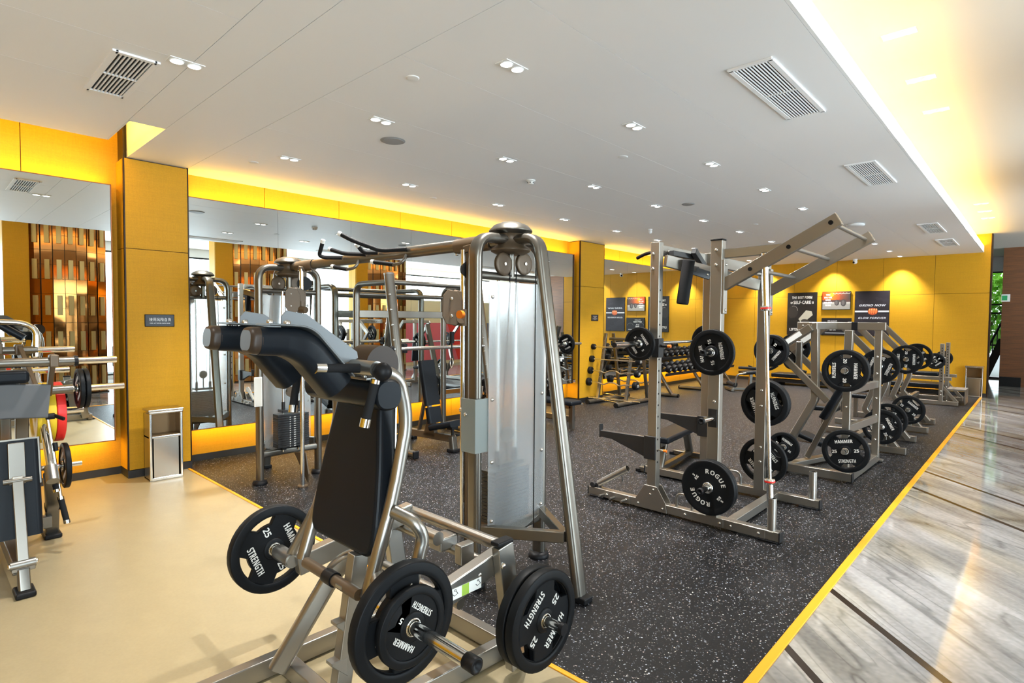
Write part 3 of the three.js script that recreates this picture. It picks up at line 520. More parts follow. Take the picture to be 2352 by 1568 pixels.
// every plate is built with its face towards +z and its axis along z
const PLATE = {};
const PD = { 25: [0.225, 0.052], 20: [0.225, 0.045], 15: [0.188, 0.042], 10: [0.168, 0.036], 5: [0.148, 0.030], 2: [0.105, 0.024] };
for (const kg of [25, 20, 15, 10, 5, 2]) {
  const [R, T] = PD[kg], g = {};
  const prof = [[0.80, -0.5], [0.86, -0.5], [0.97, -0.46], [1.0, -0.36], [1.0, 0.36], [0.97, 0.46], [0.86, 0.5], [0.80, 0.5], [0.785, 0.36], [0.785, -0.36], [0.80, -0.5]].map(([r, t]) => [r * R, t * T]);
  const rim = lathe([0, 0, 0], [0, 0, 1], prof, 44);
  const web = new THREE.Shape(); web.absarc(0, 0, 0.81 * R, 0, Math.PI * 2, false);
  const hole = new THREE.Path(); hole.absarc(0, 0, 0.027, 0, Math.PI * 2, true);
  const slots = [0, 1, 2, 3].map((k) => { const c = Math.PI / 2 + k * Math.PI / 2, o = []; for (let i = 0; i <= 8; i++) { const a = c - 0.40 + 0.80 * i / 8; o.push([0.772 * R * Math.cos(a), 0.772 * R * Math.sin(a)]); } for (let i = 0; i <= 3; i++) { const a = c + 0.27 - 0.54 * i / 3; o.push([0.60 * R * Math.cos(a), 0.60 * R * Math.sin(a)]); } return o; });
  const w = extrude(web, T * 0.62, 0.004, [hole, ...slots], 22);
  const hub = lathe([0, 0, 0], [0, 0, 1], [[0.034, 0.46], [0.050, 0.44], [0.058, 0.30], [0.058, -0.30], [0.050, -0.44], [0.034, -0.46]].map(([r, t]) => [r, t * T]), 28);
  g.body = mesh('plate_body', [rim, w, hub], M.plate, [0, 0, 0]).geometry;
  g.ring = mesh('hub_ring', lathe([0, 0, 0], [0, 0, 1], [[0.0262, -0.5 * T], [0.036, -0.48 * T], [0.036, 0.48 * T], [0.0262, 0.5 * T], [0.0262, -0.5 * T]], 24), M.chrome, [0, 0, 0]).geometry;
  const z = T * 0.31, s = R * 0.155, tx = [];
  if (kg > 2) {
    tx.push(text('HAMMER', s, 0.0016, 0.80).translate(0, R * 0.45, z), text('STRENGTH', s, 0.0016, 0.68).translate(0, -R * 0.46, z));
    tx.push(text(String(kg), s * 0.95).translate(-R * 0.46, 0, z), text(String(kg), s * 0.95).translate(R * 0.46, 0, z));
  } else tx.push(text('2.5', s * 1.4).translate(0, R * 0.5, z));
  const back = tx.map((q) => q.clone().rotateY(Math.PI));
  g.text = mesh('lettering', [...tx, ...back], M.letters, [0, 0, 0]).geometry;
  PLATE[kg] = g;
}
{ // rubber bumper plate
  const R = 0.225, T = 0.034, g = {}, tx = [];
  g.body = mesh('plate_body', lathe([0, 0, 0], [0, 0, 1], [[0.045, 0.40], [0.060, 0.42], [0.066, 0.30], [0.17, 0.28], [0.180, 0.46], [0.215, 0.5], [0.225, 0.40], [0.225, -0.40], [0.215, -0.5], [0.18, -0.46], [0.17, -0.28], [0.066, -0.30], [0.06, -0.42], [0.045, -0.40]].map(([r, t]) => [r * 1, t * T]), 48), M.plate, [0, 0, 0]).geometry;
  g.ring = mesh('hub_ring', lathe([0, 0, 0], [0, 0, 1], [[0.0262, -0.5 * T], [0.046, -0.45 * T], [0.046, 0.45 * T], [0.0262, 0.5 * T], [0.0262, -0.5 * T]], 28), M.steel, [0, 0, 0]).geometry;
  const arc = (s, c, size, r, step) => [...s].forEach((ch, i) => { const a = c - (i - (s.length - 1) / 2) * step; tx.push(text(ch, size, 0.0016, 1.15).translate(0, r, T * 0.29).rotateZ(a)); });
  arc('ROGUE', 0, 0.036, 0.135, 0.33); arc('ROGUE', Math.PI, 0.036, 0.135, 0.33);
  for (const a of [Math.PI / 2, -Math.PI / 2]) tx.push(text('KG', 0.022).translate(0, 0.118, T * 0.29).rotateZ(a), text('5', 0.022).translate(0, 0.148, T * 0.29).rotateZ(a));
  g.text = mesh('lettering', tx, M.letters, [0, 0, 0]).geometry; PLATE.bumper = g;
}
{ const R = 0.225, T = 0.055, g = {}; g.body = mesh('b', lathe([0, 0, 0], [0, 0, 1], [[0.03, 0.35], [0.06, 0.42], [0.07, 0.32], [0.17, 0.30], [0.18, 0.5], [0.215, 0.5], [0.225, 0.42], [0.225, -0.42], [0.215, -0.5], [0.18, -0.5], [0.17, -0.30], [0.07, -0.32], [0.06, -0.42], [0.03, -0.35]].map(([r, t]) => [r, t * T]), 48), M.plate, [0, 0, 0]).geometry; g.ring = PLATE[25].ring; PLATE.color = g; }
// axis: direction of the horn; turn: rotation of the lettering about it
function plate(kg, at, axis, turn, label, group, mat) {
  const t = thing('weight_plate', label, 'weight plate', at, group), g = PLATE[kg];
  const add = (n, geo, m) => { const o = new THREE.Mesh(geo, m); o.name = n; o.castShadow = o.receiveShadow = true; t.add(o); };
  add('plate_body', g.body, mat || M.plate); add('hub_ring', g.ring, M.chrome); if (g.text) add('lettering', g.text, M.letters);
  t.quaternion.setFromUnitVectors(V(0, 0, 1), vec(axis).clone().normalize()).multiply(new THREE.Quaternion().setFromAxisAngle(V(0, 0, 1), turn));
  return t;
}
const PT = (kg) => kg === 'bumper' ? 0.034 : kg === 'color' ? 0.055 : PD[kg][1];
// ---------------------------------------------------------------- barbells
function barbell(label, mid, axis, half = 1.1, grip = 0.655, ring) {
  const a = vec(axis).clone().normalize(), at = (k) => vec(mid).clone().addScaledVector(a, k), t = thing('barbell', label, 'barbell', mid);
  part(t, 'shaft', rod(at(-grip), at(grip), 0.014, 16), M.chrome);
  for (const s of [-1, 1]) {
    part(t, 'sleeve', [rod(at(s * grip), at(s * half), 0.025, 20)], M.chrome);
    part(t, 'collar', lathe(at(s * grip), a, [[0.014, -0.020], [0.036, -0.018], [0.038, 0.018], [0.014, 0.020]], 24), M.chrome);
    if (ring) part(t, 'red_ring', lathe(at(s * grip), a, [[0.0383, -0.007], [0.0392, -0.005], [0.0392, 0.005], [0.0383, 0.007]], 24), M.redPlate);
    part(t, 'end_cap', disc(at(s * (half + 0.002)), a, 0.022, 0.005), M.black);
  }
  return t;
}

// ---------------------------------------------------------------- cable crossover (two towers joined by a beam with grips)
{
  const ZC = -2.76, t = thing('cable_crossover_machine', 'grey cable crossover machine with two towers joined by a pull-up beam', 'cable machine', [-4.2, 0, ZC]);
  const tower = (cx, d, near) => {
    const post = near ? 'tower_post' : 'tower_post';
    for (const s of [-1, 1]) part(t, post, tube([[cx, 2.235, ZC + s * 0.03], [cx, 2.235, ZC + s * 0.32], [cx, 0.035, ZC + s * 0.32]], 0.062, 0.10, 0.17, [1, 0, 0].map((v) => v * 1), 0.03), M.frame);
    part(t, 'slanted_leg', tube([[cx + d * 0.03, 2.235, ZC], [cx + d * 0.25, 2.235, ZC], [cx + d * 0.60, 0.03, ZC]], 0.062, 0.10, 0.17, [0, 0, 1], 0.03), M.frame);
    part(t, 'hub_cap', lathe([cx, 2.27, ZC], [0, 1, 0], [[0, 0.088], [0.06, 0.083], [0.115, 0.062], [0.145, 0.03], [0.145, 0.018], [0.09, 0.0]], 36), M.frame);
    part(t, 'hub', lathe([cx, 2.14, ZC], [0, 1, 0], [[0.0, 0.0], [0.09, 0.0], [0.13, 0.02], [0.135, 0.035], [0.10, 0.06], [0.085, 0.10], [0.10, 0.135], [0.13, 0.15], [0, 0.15]], 36), M.bronze);
    part(t, 'hub_stem', rod([cx, 1.99, ZC], [cx, 2.15, ZC], 0.028), M.frame);
    part(t, 'cross_tube', [rod([cx, 1.99, ZC - 0.30], [cx, 1.99, ZC + 0.30], 0.026), tube([[cx, 0.30, ZC - 0.30], [cx + d * 0.03, 0.30, ZC], [cx, 0.30, ZC + 0.30]], 0.06, 0.07, 0.2)], M.frame);
    part(t, 'brace', [bar([cx + d * 0.48, 0.36, ZC], [cx + d * 0.02, 0.36, ZC + 0.30], 0.05, 0.07), bar([cx + d * 0.48, 0.36, ZC], [cx + d * 0.02, 0.36, ZC - 0.30], 0.05, 0.07)], M.frame);
    for (const [pz, py, px] of [[0.10, 2.07, 0.03], [-0.10, 2.085, 0.03]]) {
      const w = part(t, 'pulley', lathe([cx + d * px, py, ZC + pz], [1, 0, 0], [[0, 0.016], [0.055, 0.016], [0.072, 0.013], [0.076, 0.006], [0.07, 0], [0.076, -0.006], [0.072, -0.013], [0.055, -0.016], [0, -0.016]], 28), M.bronze);
      part(w, 'axle', disc([cx + d * px, py, ZC + pz], [1, 0, 0], 0.011, 0.045, 10), M.bolt);
    }
    part(t, 'shroud', [extrude([[-0.272, 1.95], [-0.272, 0.36], [-0.1, 0.30], [0.1, 0.30], [0.272, 0.36], [0.272, 1.95]], 0.006, 0.001).rotateY(Math.PI / 2).translate(cx + d * 0.075, 0, ZC)], M.frost);
    part(t, 'shroud_bolt', [-1, 1].flatMap((s) => [0.42, 0.80, 1.2, 1.85].map((y) => bolt([cx + d * 0.08, y, ZC + s * 0.245], [d, 0, 0], 0.013))), M.bolt);
    for (let k = 0; k < 15; k++) part(t, 'stack_plate', rbox(cx - d * 0.03, 0.365 + k * 0.0235, ZC, 0.125, 0.0215, 0.34, 0.003, 1), M.blackMetal);
    part(t, 'stack_label', [0.005, 0.03].flatMap((o, c) => Array.from({ length: 14 }, (_, k) => box(cx - d * 0.0935, 0.365 + k * 0.0235, ZC - 0.02 + o * 2, 0.001, 0.009, c ? 0.012 : 0.022))), M.letters);
    part(t, 'stack_head', [rbox(cx - d * 0.03, 0.735, ZC, 0.11, 0.03, 0.24, 0.004, 1), rod([cx - d * 0.03, 0.75, ZC - 0.085], [cx - d * 0.03, 0.83, ZC - 0.085], 0.018), rod([cx - d * 0.03, 0.75, ZC + 0.085], [cx - d * 0.03, 0.83, ZC + 0.085], 0.018)], M.blackMetal);
    part(t, 'stack_base', [rbox(cx - d * 0.03, 0.34, ZC - 0.085, 0.05, 0.03, 0.05), rbox(cx - d * 0.03, 0.34, ZC + 0.085, 0.05, 0.03, 0.05)], M.black);
    for (const s of [-1, 1]) part(t, 'guide_rod', rod([cx - d * 0.03, 0.3, ZC + s * 0.085], [cx - d * 0.03, 1.99, ZC + s * 0.085], 0.0115, 12), M.chrome);
    const hp = part(t, 'stack_pulley', [disc([cx - d * 0.03, 0.93, ZC], [1, 0, 0.3], 0.055, 0.022, 22), rod([cx - d * 0.03, 0.75, ZC], [cx - d * 0.03, 0.9, ZC], 0.010, 8)], M.bronze);
    part(t, 'cable', [rod([cx + d * 0.03, 2.05, ZC - 0.03], [cx - d * 0.03, 0.93, ZC - 0.045], 0.0035, 6), rod([cx + d * 0.03, 2.05, ZC + 0.03], [cx - d * 0.03, 0.93, ZC + 0.045], 0.0035, 6), rod([cx + d * 0.082, 2.06, ZC - 0.165], [cx + d * 0.082, 0.22, ZC - 0.165], 0.0035, 6)], M.black);
    // pulley column with sliding carriage, low guard plate
    const kx = cx - d * 0.40;
    part(t, 'column', [rod([kx, 0.012, ZC + 0.06], [kx, 2.20, ZC + 0.06], 0.021, 18)], M.chrome);
    part(t, 'column_rail', rbox(kx + d * 0.035, 1.1, ZC + 0.045, 0.03, 2.15, 0.03, 0.005, 1), M.bronze);
    part(t, 'column_foot', [disc([kx, 0.008, ZC + 0.06], [0, 1, 0], 0.05, 0.014), extrude([[0, 0.03], [0.30, 0.30], [0.05, 0.33], [-0.02, 0.12]], 0.016, 0.003).rotateY(d > 0 ? 0 : Math.PI).translate(kx, 0, ZC)], M.bronze);
    part(t, 'column_bracket', [bar([kx, 2.20, ZC + 0.05], [kx + d * 0.16, 2.23, ZC], 0.05, 0.05), extrude([[-0.05, 0], [0.05, 0.02], [0.03, -0.28], [-0.02, -0.30]], 0.012, 0.003).rotateY(Math.PI / 2).translate(kx + d * 0.06, 2.19, ZC + 0.02)], M.bronze);
    part(t, 'top_pulley', disc([kx + d * 0.02, 2.06, ZC + 0.02], [1, 0, 0.2], 0.07, 0.03), M.black);
    const cy = near ? 1.76 : 1.86, c = part(t, 'carriage', [-1, 1].map((s) => extrude([[-0.065, 0.08], [-0.03, 0.125], [0.04, 0.115], [0.075, 0.05], [0.07, -0.09], [0.03, -0.125], [-0.04, -0.115], [-0.07, -0.06]], 0.012, 0.003).rotateY(Math.PI / 2 - 0.35).translate(kx - d * 0.01, cy + 0.03, ZC + 0.13 + s * 0.030)), M.bronze);
    part(c, 'carriage_sleeve', [rod([kx, cy - 0.10, ZC + 0.06], [kx, cy + 0.02, ZC + 0.06], 0.038), rod([kx - d * 0.09, cy - 0.07, ZC + 0.06], [kx + d * 0.02, cy - 0.05, ZC + 0.10], 0.032)], M.bronze);
    part(c, 'carriage_bolt', [bolt([kx, cy + 0.09, ZC + 0.172], [0.2, 0, 1], 0.014), bolt([kx, cy - 0.03, ZC + 0.172], [0.2, 0, 1], 0.014)], M.bolt);
    if (near) part(c, 'adjust_knob', disc([kx + 0.10, cy - 0.02, ZC + 0.175], [0.2, 0, 1], 0.028, 0.03), M.orange);
    part(t, 'cable_clip', [rod([kx - d * 0.02, cy - 0.14, ZC + 0.15], [kx - d * 0.02, cy - 0.22, ZC + 0.15], 0.017), rod([kx - d * 0.02, cy - 0.22, ZC + 0.15], [kx - d * 0.02, cy - 0.34, ZC + 0.15], 0.005, 8)], M.black);
    part(t, 'carabiner', new THREE.TorusGeometry(0.022, 0.004, 6, 16).scale(0.7, 1.4, 1).translate(kx - d * 0.02, cy - 0.36, ZC + 0.15), M.chrome);
    for (const s of [-1, 1]) part(t, 'rubber_foot', lathe([cx, 0, ZC + s * 0.32], [0, 1, 0], [[0.072, 0], [0.075, 0.012], [0.066, 0.045], [0, 0.045]], 24), M.black);
    part(t, 'rubber_foot', rbox(cx + d * 0.605, 0.02, ZC, 0.13, 0.04, 0.09, 0.01), M.black);
  };
  tower(-2.60, 1, true); tower(-5.82, -1, false);
  part(t, 'beam', sweep([[-5.72, 2.245, ZC], [-2.70, 2.245, ZC]], oval(0.036, 0.046, 20)), M.frame);
  for (const [a, b] of [[-5.62, -5.28], [-3.14, -2.78]]) part(t, 'beam_sleeve', sweep(fillet([[a, 2.24, ZC], [b, 2.24, ZC]], 0.01), oval(0.045, 0.056, 20)), M.bronze);
  part(t, 'beam_hook', [-3.02, -3.08, -3.14, -5.34, -5.40].map((x) => bolt([x, 2.183, ZC], [0, -1, 0], 0.014)), M.bolt);
  const grip = (pts, bend = 0.05) => { const f = fillet(pts, bend), g = part(t, 'pull_up_grip', sweep(f, circ(0.0175, 12)), M.foam), e = f[f.length - 1], q = f[f.length - 2]; part(g, 'grip_cap', disc(e, e.clone().sub(q), 0.0195, 0.03, 14), M.paper); };
  grip([[-3.70, 2.262, -2.72], [-3.86, 2.25, -2.58], [-4.02, 2.33, -2.43], [-4.12, 2.385, -2.38]]);
  grip([[-4.66, 2.262, -2.71], [-4.78, 2.262, -2.60], [-4.80, 2.28, -2.56], [-4.73, 2.40, -2.56]]);
  grip([[-4.27, 2.262, -2.71], [-4.42, 2.27, -2.58], [-4.58, 2.315, -2.55]]);
  grip([[-4.09, 2.264, -2.71], [-4.17, 2.262, -2.62], [-4.16, 2.32, -2.56]]);
  for (const [x, e] of [[-4.42, -4.66], [-3.72, -4.02]]) { part(t, 'grip_hanger', pipe([[x, 2.23, -2.74], [x, 2.155, -2.70], [x - 0.09, 2.142, -2.66]], 0.013, 0.05), M.frame); grip([[x - 0.08, 2.143, -2.665], [e, 2.175, -2.62]]); }
  // placards
  const pl = part(t, 'placard', rbox(-5.765, 0.96, -2.405, 0.012, 0.30, 0.082, 0.004), M.paper);
  part(pl, 'placard_print', [rbox(-5.758, 0.96, -2.405, 0.003, 0.28, 0.06, 0.001, 1)], std(0xffffff, 0.5, 0, { map: canvasTex(128, 512, (g, w, h) => { g.fillStyle = '#d9d6cd'; g.fillRect(0, 0, w, h); g.fillStyle = '#8c2b20'; for (let k = 0; k < 6; k++) { g.beginPath(); g.arc(64, 50 + k * 82, 13, 0, 7); g.fill(); g.fillRect(54, 64 + k * 82, 20, 26); } }) }));
  part(t, 'placard_back', [rbox(-2.60, 1.04, -2.386, 0.13, 0.34, 0.006, 0.002, 1), rbox(-2.537, 1.04, -2.44, 0.006, 0.34, 0.11, 0.002, 1)], new THREE.MeshPhysicalMaterial({ color: lin(0.36, 0.40, 0.38), roughness: 0.35, transmission: 0.45, thickness: 0 }));
  part(t, 'placard_bolt', [bolt([-2.62, 1.11, -2.38], [0, 0, 1], 0.014), disc([-2.66, 1.13, -2.40], [-1, 0, 0], 0.014, 0.06, 10)], M.bolt);
}
// ---------------------------------------------------------------- plate-loaded squat machine in the foreground
{
  const cx = -2.26, t = thing('squat_machine', 'plate-loaded squat machine with black shoulder pads and back pad in the foreground', 'squat machine', [cx, 0, -1.5]);
  // back pad
  const outline = new THREE.Shape(); outline.moveTo(-0.17, 0.36); outline.quadraticCurveTo(0, 0.375, 0.17, 0.36); outline.bezierCurveTo(0.19, 0.2, 0.245, 0.06, 0.262, -0.20); outline.lineTo(0.262, -0.25); outline.quadraticCurveTo(0.262, -0.335, 0.19, -0.335); outline.lineTo(-0.19, -0.335); outline.quadraticCurveTo(-0.262, -0.335, -0.262, -0.25); outline.lineTo(-0.262, -0.20); outline.bezierCurveTo(-0.245, 0.06, -0.19, 0.2, -0.17, 0.36);
  part(t, 'back_pad', new THREE.ExtrudeGeometry(outline, { depth: 0.045, bevelEnabled: true, bevelThickness: 0.022, bevelSize: 0.022, bevelOffset: -0.02, bevelSegments: 4, curveSegments: 10 }).rotateX(-0.16).translate(cx, 1.02, -1.405), M.vinylPad);
  part(t, 'back_plate', new THREE.ExtrudeGeometry(outline, { depth: 0.008, bevelEnabled: false, curveSegments: 10 }).scale(0.96, 0.97, 1).rotateX(-0.16).translate(cx, 1.02, -1.437), M.frameLight);
  // shoulder pads
  for (const px of [-2.05, -2.43]) {
    const line = fillet([[px, 1.622, -0.845], [px, 1.612, -1.01], [px, 1.435, -1.155]], 0.12, 10);
    part(t, 'shoulder_pad', sweep(line, rrect(0.135, 0.112, 0.038, 4), [0, 1, 0], (u) => 0.90 + 0.20 * Math.sin(Math.min(1, u * 1.6) * 1.57)), M.vinylPad);
    part(t, 'pad_end', sweep([[px, 1.6245, -0.812], [px, 1.624, -0.818], [px, 1.6235, -0.828], [px, 1.6225, -0.85]], rrect(0.122, 0.099, 0.036, 4), [0, 1, 0], (u) => [0.72, 0.88, 0.97, 1][Math.round(u * 3)]), M.brownPad);
    part(t, 'pad_bracket', [sweep(fillet([[px + 0.01, 1.682, -0.87], [px + 0.01, 1.672, -1.03], [px + 0.01, 1.475, -1.205]], 0.05), rrect(0.125, 0.007, 0.002, 1), [0, 1, 0]),
      extrude([[0.95, 1.67], [0.95, 1.71], [0.97, 1.732], [1.05, 1.72], [1.27, 1.567], [1.275, 1.54], [1.19, 1.515], [1.03, 1.655]], 0.006, 0.001).rotateY(Math.PI / 2).translate(px - 0.02, 0, 0)], M.bracket);
    part(t, 'bracket_bolt', [bolt([px, 1.69, -0.90], [0, 1, 0], 0.013), bolt([px + 0.03, 1.687, -0.95], [0, 1, 0], 0.013)], M.bolt);
  }
  // head roll and handle assembly
  part(t, 'head_roll', sweep([[-2.48, 1.40, -1.305], [-2.47, 1.40, -1.305], [-1.895, 1.40, -1.305], [-1.885, 1.40, -1.305]], rrect(0.125, 0.125, 0.05, 4), [0, 1, 0], (u) => u < 0.1 || u > 0.9 ? 0.86 : 1), M.vinylPad);
  part(t, 'cross_tube', rod([-2.52, 1.505, -1.255], [-1.90, 1.505, -1.255], 0.032, 20), M.frameLight);
  part(t, 'head_pad', [sweep([[-2.30, 1.50, -1.445], [-2.14, 1.50, -1.445]], oval(0.085, 0.085, 28))], M.brownPad);
  part(t, 'tube_clamp', [rbox(-2.02, 1.463, -1.29, 0.14, 0.012, 0.10, 0.003, 1), bolt([-2.07, 1.473, -1.25], [0, 1, 0]), bolt([-1.98, 1.473, -1.25], [0, 1, 0])], M.silver);
  const h1 = part(t, 'handle', rod([-1.985, 1.505, -1.24], [-1.985, 1.515, -1.075], 0.019, 16), M.foam);
  part(h1, 'chrome_cap', disc([-1.985, 1.516, -1.06], [0, 0.06, 1], 0.0215, 0.04, 18), M.chrome);
  part(h1, 'chrome_collar', disc([-1.985, 1.505, -1.245], [0, 0, 1], 0.0215, 0.014, 18), M.chrome);
  const h2 = part(t, 'handle', rod([-1.90, 1.45, -1.245], [-1.915, 1.31, -1.215], 0.018, 16), M.foam);
  part(h2, 'chrome_cap', disc([-1.9165, 1.297, -1.212], [-0.1, -1, 0.2], 0.0205, 0.034, 18), M.chrome); part(h2, 'chrome_collar', disc([-1.899, 1.458, -1.247], [-0.1, -1, 0.2], 0.0205, 0.016, 18), M.chrome);
  const h3 = part(t, 'handle', rod([-2.58, 1.44, -1.265], [-2.56, 1.29, -1.23], 0.018, 16), M.foam); part(h3, 'chrome_cap', disc([-2.558, 1.277, -1.228], [0.2, -1, 0.2], 0.0205, 0.034, 18), M.chrome);
  part(t, 'ball_knob', ball([-1.872, 1.497, -1.262], 0.037, 20), M.black);
  // side tubes that carry pad and shoulder assembly
  for (const x of [-1.985, -2.535]) part(t, 'side_tube', sweep(fillet([[x, 1.50, -1.29], [x, 1.462, -1.42], [x, 1.27, -1.465], [x, 0.93, -1.385], [x, 0.56, -1.26]], 0.09), circ(0.029, 16)), M.frameLight);
  // lever arms, horns
  parts(t, 'lever_arm', [bar([-1.86, 0.585, -1.985], [-1.84, 0.47, -1.30], 0.062, 0.10), bar([-2.66, 0.585, -1.985], [-2.68, 0.47, -1.30], 0.062, 0.10)], M.frameLight);
  part(t, 'lever_sticker', rbox(-1.8165, 0.515, -1.60, 0.002, 0.05, 0.30, 0.0005, 1).rotateX(0), std(0xffffff, 0.5, 0, { map: (() => { const x = canvasTex(512, 128, (g, w, h) => { g.fillStyle = '#e4e7e4'; g.fillRect(0, 0, w, h); g.fillStyle = '#9bbf4a'; g.fillRect(0, 0, 30, h); g.fillRect(470, 0, 42, h); g.strokeStyle = '#333'; g.lineWidth = 6; for (const q of [90, 250, 370]) { g.beginPath(); g.moveTo(q, 30); g.lineTo(q - 20, 70); g.lineTo(q + 14, 84); g.lineTo(q + 30, 60); g.stroke(); g.beginPath(); g.arc(q + 6, 24, 9, 0, 7); g.stroke(); } }); x.wrapS = x.wrapT = THREE.RepeatWrapping; x.repeat.set(1 / 0.3, 1 / 0.05); x.offset.set(0.5, 0.2); return x; })() }));
  part(t, 'lever_bolt', [[0.545, -1.75], [0.56, -1.85], [0.49, -1.45]].map(([y, z]) => bolt([-1.828, y, z], [1, 0, 0], 0.013)), M.bolt);
  part(t, 's_tube', pipe([[-1.95, 0.90, -1.37], [-1.85, 0.865, -1.41], [-1.84, 0.80, -1.44], [-1.84, 0.56, -1.36]], 0.028, 0.06), M.frameLight);
  part(t, 'plate_horn', [rod([-1.86, 0.575, -1.24], [-1.32, 0.575, -1.24], 0.0245, 20)], M.chrome);
  part(t, 'horn_cap', lathe([-1.325, 0.575, -1.24], [1, 0, 0], [[0.0, -0.03], [0.027, -0.03], [0.028, 0.02], [0.018, 0.022], [0.011, 0.01], [0, 0.01]], 20), M.black);
  part(t, 'plate_horn', [rod([-2.70, 0.50, -1.28], [-3.15, 0.50, -1.28], 0.0245, 20)], M.chrome);
  part(t, 'horn_socket', [rod([-2.68, 0.50, -1.28], [-2.83, 0.50, -1.28], 0.038, 22), disc([-2.676, 0.50, -1.28], [1, 0, 0], 0.032, 0.008)], M.frameLight);
  parts(t, 'horn_arm', [rod([-2.71, 0.515, -1.285], [-2.53, 0.80, -1.335], 0.026, 16), rod([-1.86, 0.575, -1.25], [-2.0, 0.66, -1.31], 0.028, 14)], M.frameLight);
  // rear storage posts and cross members
  for (const x of [-1.80, -2.72]) {
    part(t, 'rear_post', bar([x, 0.04, -1.97], [x, 0.66, -1.87], 0.05, 0.10, [0, 0, 1]), M.frameLight);
    part(t, 'post_cap', rbox(x, 0.672, -1.868, 0.055, 0.022, 0.105, 0.008), M.black);
    part(t, 'post_bolt', bolt([x + 0.027, 0.57, -1.85], [1, 0, 0], 0.014), M.bolt);
    const s = x > -2 ? 1 : -1; part(t, 'storage_horn', rod([x, 0.342, -1.945], [x + s * 0.30, 0.342, -1.945], 0.0235, 18), M.chrome);
    part(t, 'horn_cap', disc([x + s * 0.302, 0.342, -1.945], [1, 0, 0], 0.026, 0.02, 18), M.black);
  }
  parts(t, 'rear_cross_tube', [rod([-2.72, 0.50, -1.93], [-1.80, 0.50, -1.93], 0.026), rod([-2.66, 0.585, -1.985], [-1.86, 0.585, -1.985], 0.03), rod([-2.5, 0.40, -1.70], [-1.9, 0.40, -1.70], 0.024)], M.frameLight);
  parts(t, 'stop_block', [rbox(-2.26, 0.54, -1.90, 0.10, 0.07, 0.12, 0.01), rbox(-2.05, 0.55, -1.86, 0.05, 0.10, 0.09, 0.008)], M.silver);
  part(t, 'bumper', rod([-2.3, 0.60, -1.80], [-2.18, 0.60, -1.80], 0.035), M.frameLight);
  // base
  parts(t, 'base_rail', [bar([-1.93, 0.055, -2.05], [-2.02, 0.055, -0.45], 0.06, 0.09, [0, 1, 0]), bar([-2.62, 0.055, -2.05], [-2.64, 0.055, -0.45], 0.06, 0.09, [0, 1, 0])], M.frameLight);
  parts(t, 'base_cross', [bar([-1.80, 0.055, -2.03], [-2.72, 0.055, -2.03], 0.06, 0.09), bar([-1.98, 0.06, -1.20], [-2.63, 0.06, -1.20], 0.06, 0.08), bar([-2.0, 0.06, -0.5], [-2.63, 0.06, -0.5], 0.06, 0.08)], M.frameLight);
  part(t, 'curved_strut', tube([[-2.26, 0.60, -1.48], [-2.36, 0.57, -1.36], [-2.50, 0.10, -1.12]], 0.085, 0.06, 0.10, [1, 0, 0], 0.02), M.frameLight);
  part(t, 'stop_post', [bar([-2.13, 0.05, -1.21], [-2.11, 0.70, -1.30], 0.055, 0.075, [0, 0, 1])], M.frameLight);
  parts(t, 'stop_tooth', [0.55, 0.40, 0.24].map((y) => extrude([[0, 0.035], [0.075, 0.035], [0.075, 0.022], [0, -0.05]], 0.05, 0.003).rotateY(-Math.PI / 2).translate(-2.12, y, -1.24 - (y - 0.24) * 0.14)), M.silver);
  part(t, 'pivot_tube', [rod([-2.45, 0.575, -1.235], [-2.0, 0.575, -1.235], 0.024, 16)], M.bronze);
  part(t, 'pivot_collar', [rod([-2.26, 0.575, -1.235], [-2.19, 0.575, -1.235], 0.032, 18)], M.black);
  part(t, 'foot_platform', [bar([-2.64, 0.12, -0.52], [-1.98, 0.12, -0.52], 0.04, 0.36, [0, 0.35, 1])], M.blackMetal);
  parts(t, 'rubber_foot', [[-1.93, -2.05], [-2.62, -2.05], [-2.02, -0.46], [-2.64, -0.46]].map(([x, z]) => rbox(x, 0.008, z, 0.10, 0.016, 0.10, 0.005)), M.black);
}
plate(25, [-2.90, 0.50, -1.28], [1, 0, 0], -1.2, '25 kg black plate on the left horn of the squat machine');
plate(25, [-1.70, 0.575, -1.24], [1, 0, 0], 2.4, '25 kg black plate behind the small plate on the right horn of the squat machine');
plate(5, [-1.655, 0.575, -1.24], [1, 0, 0], 2.46, '5 kg small black plate in front of the large one on the squat machine horn');
plate(25, [-1.675, 0.342, -1.945], [1, 0, 0], -2.2, '25 kg black plate, inner of the pair on the squat machine storage horn');
plate(25, [-1.618, 0.342, -1.945], [1, 0, 0], -2.39, '25 kg black plate, outer of the pair on the squat machine storage horn');

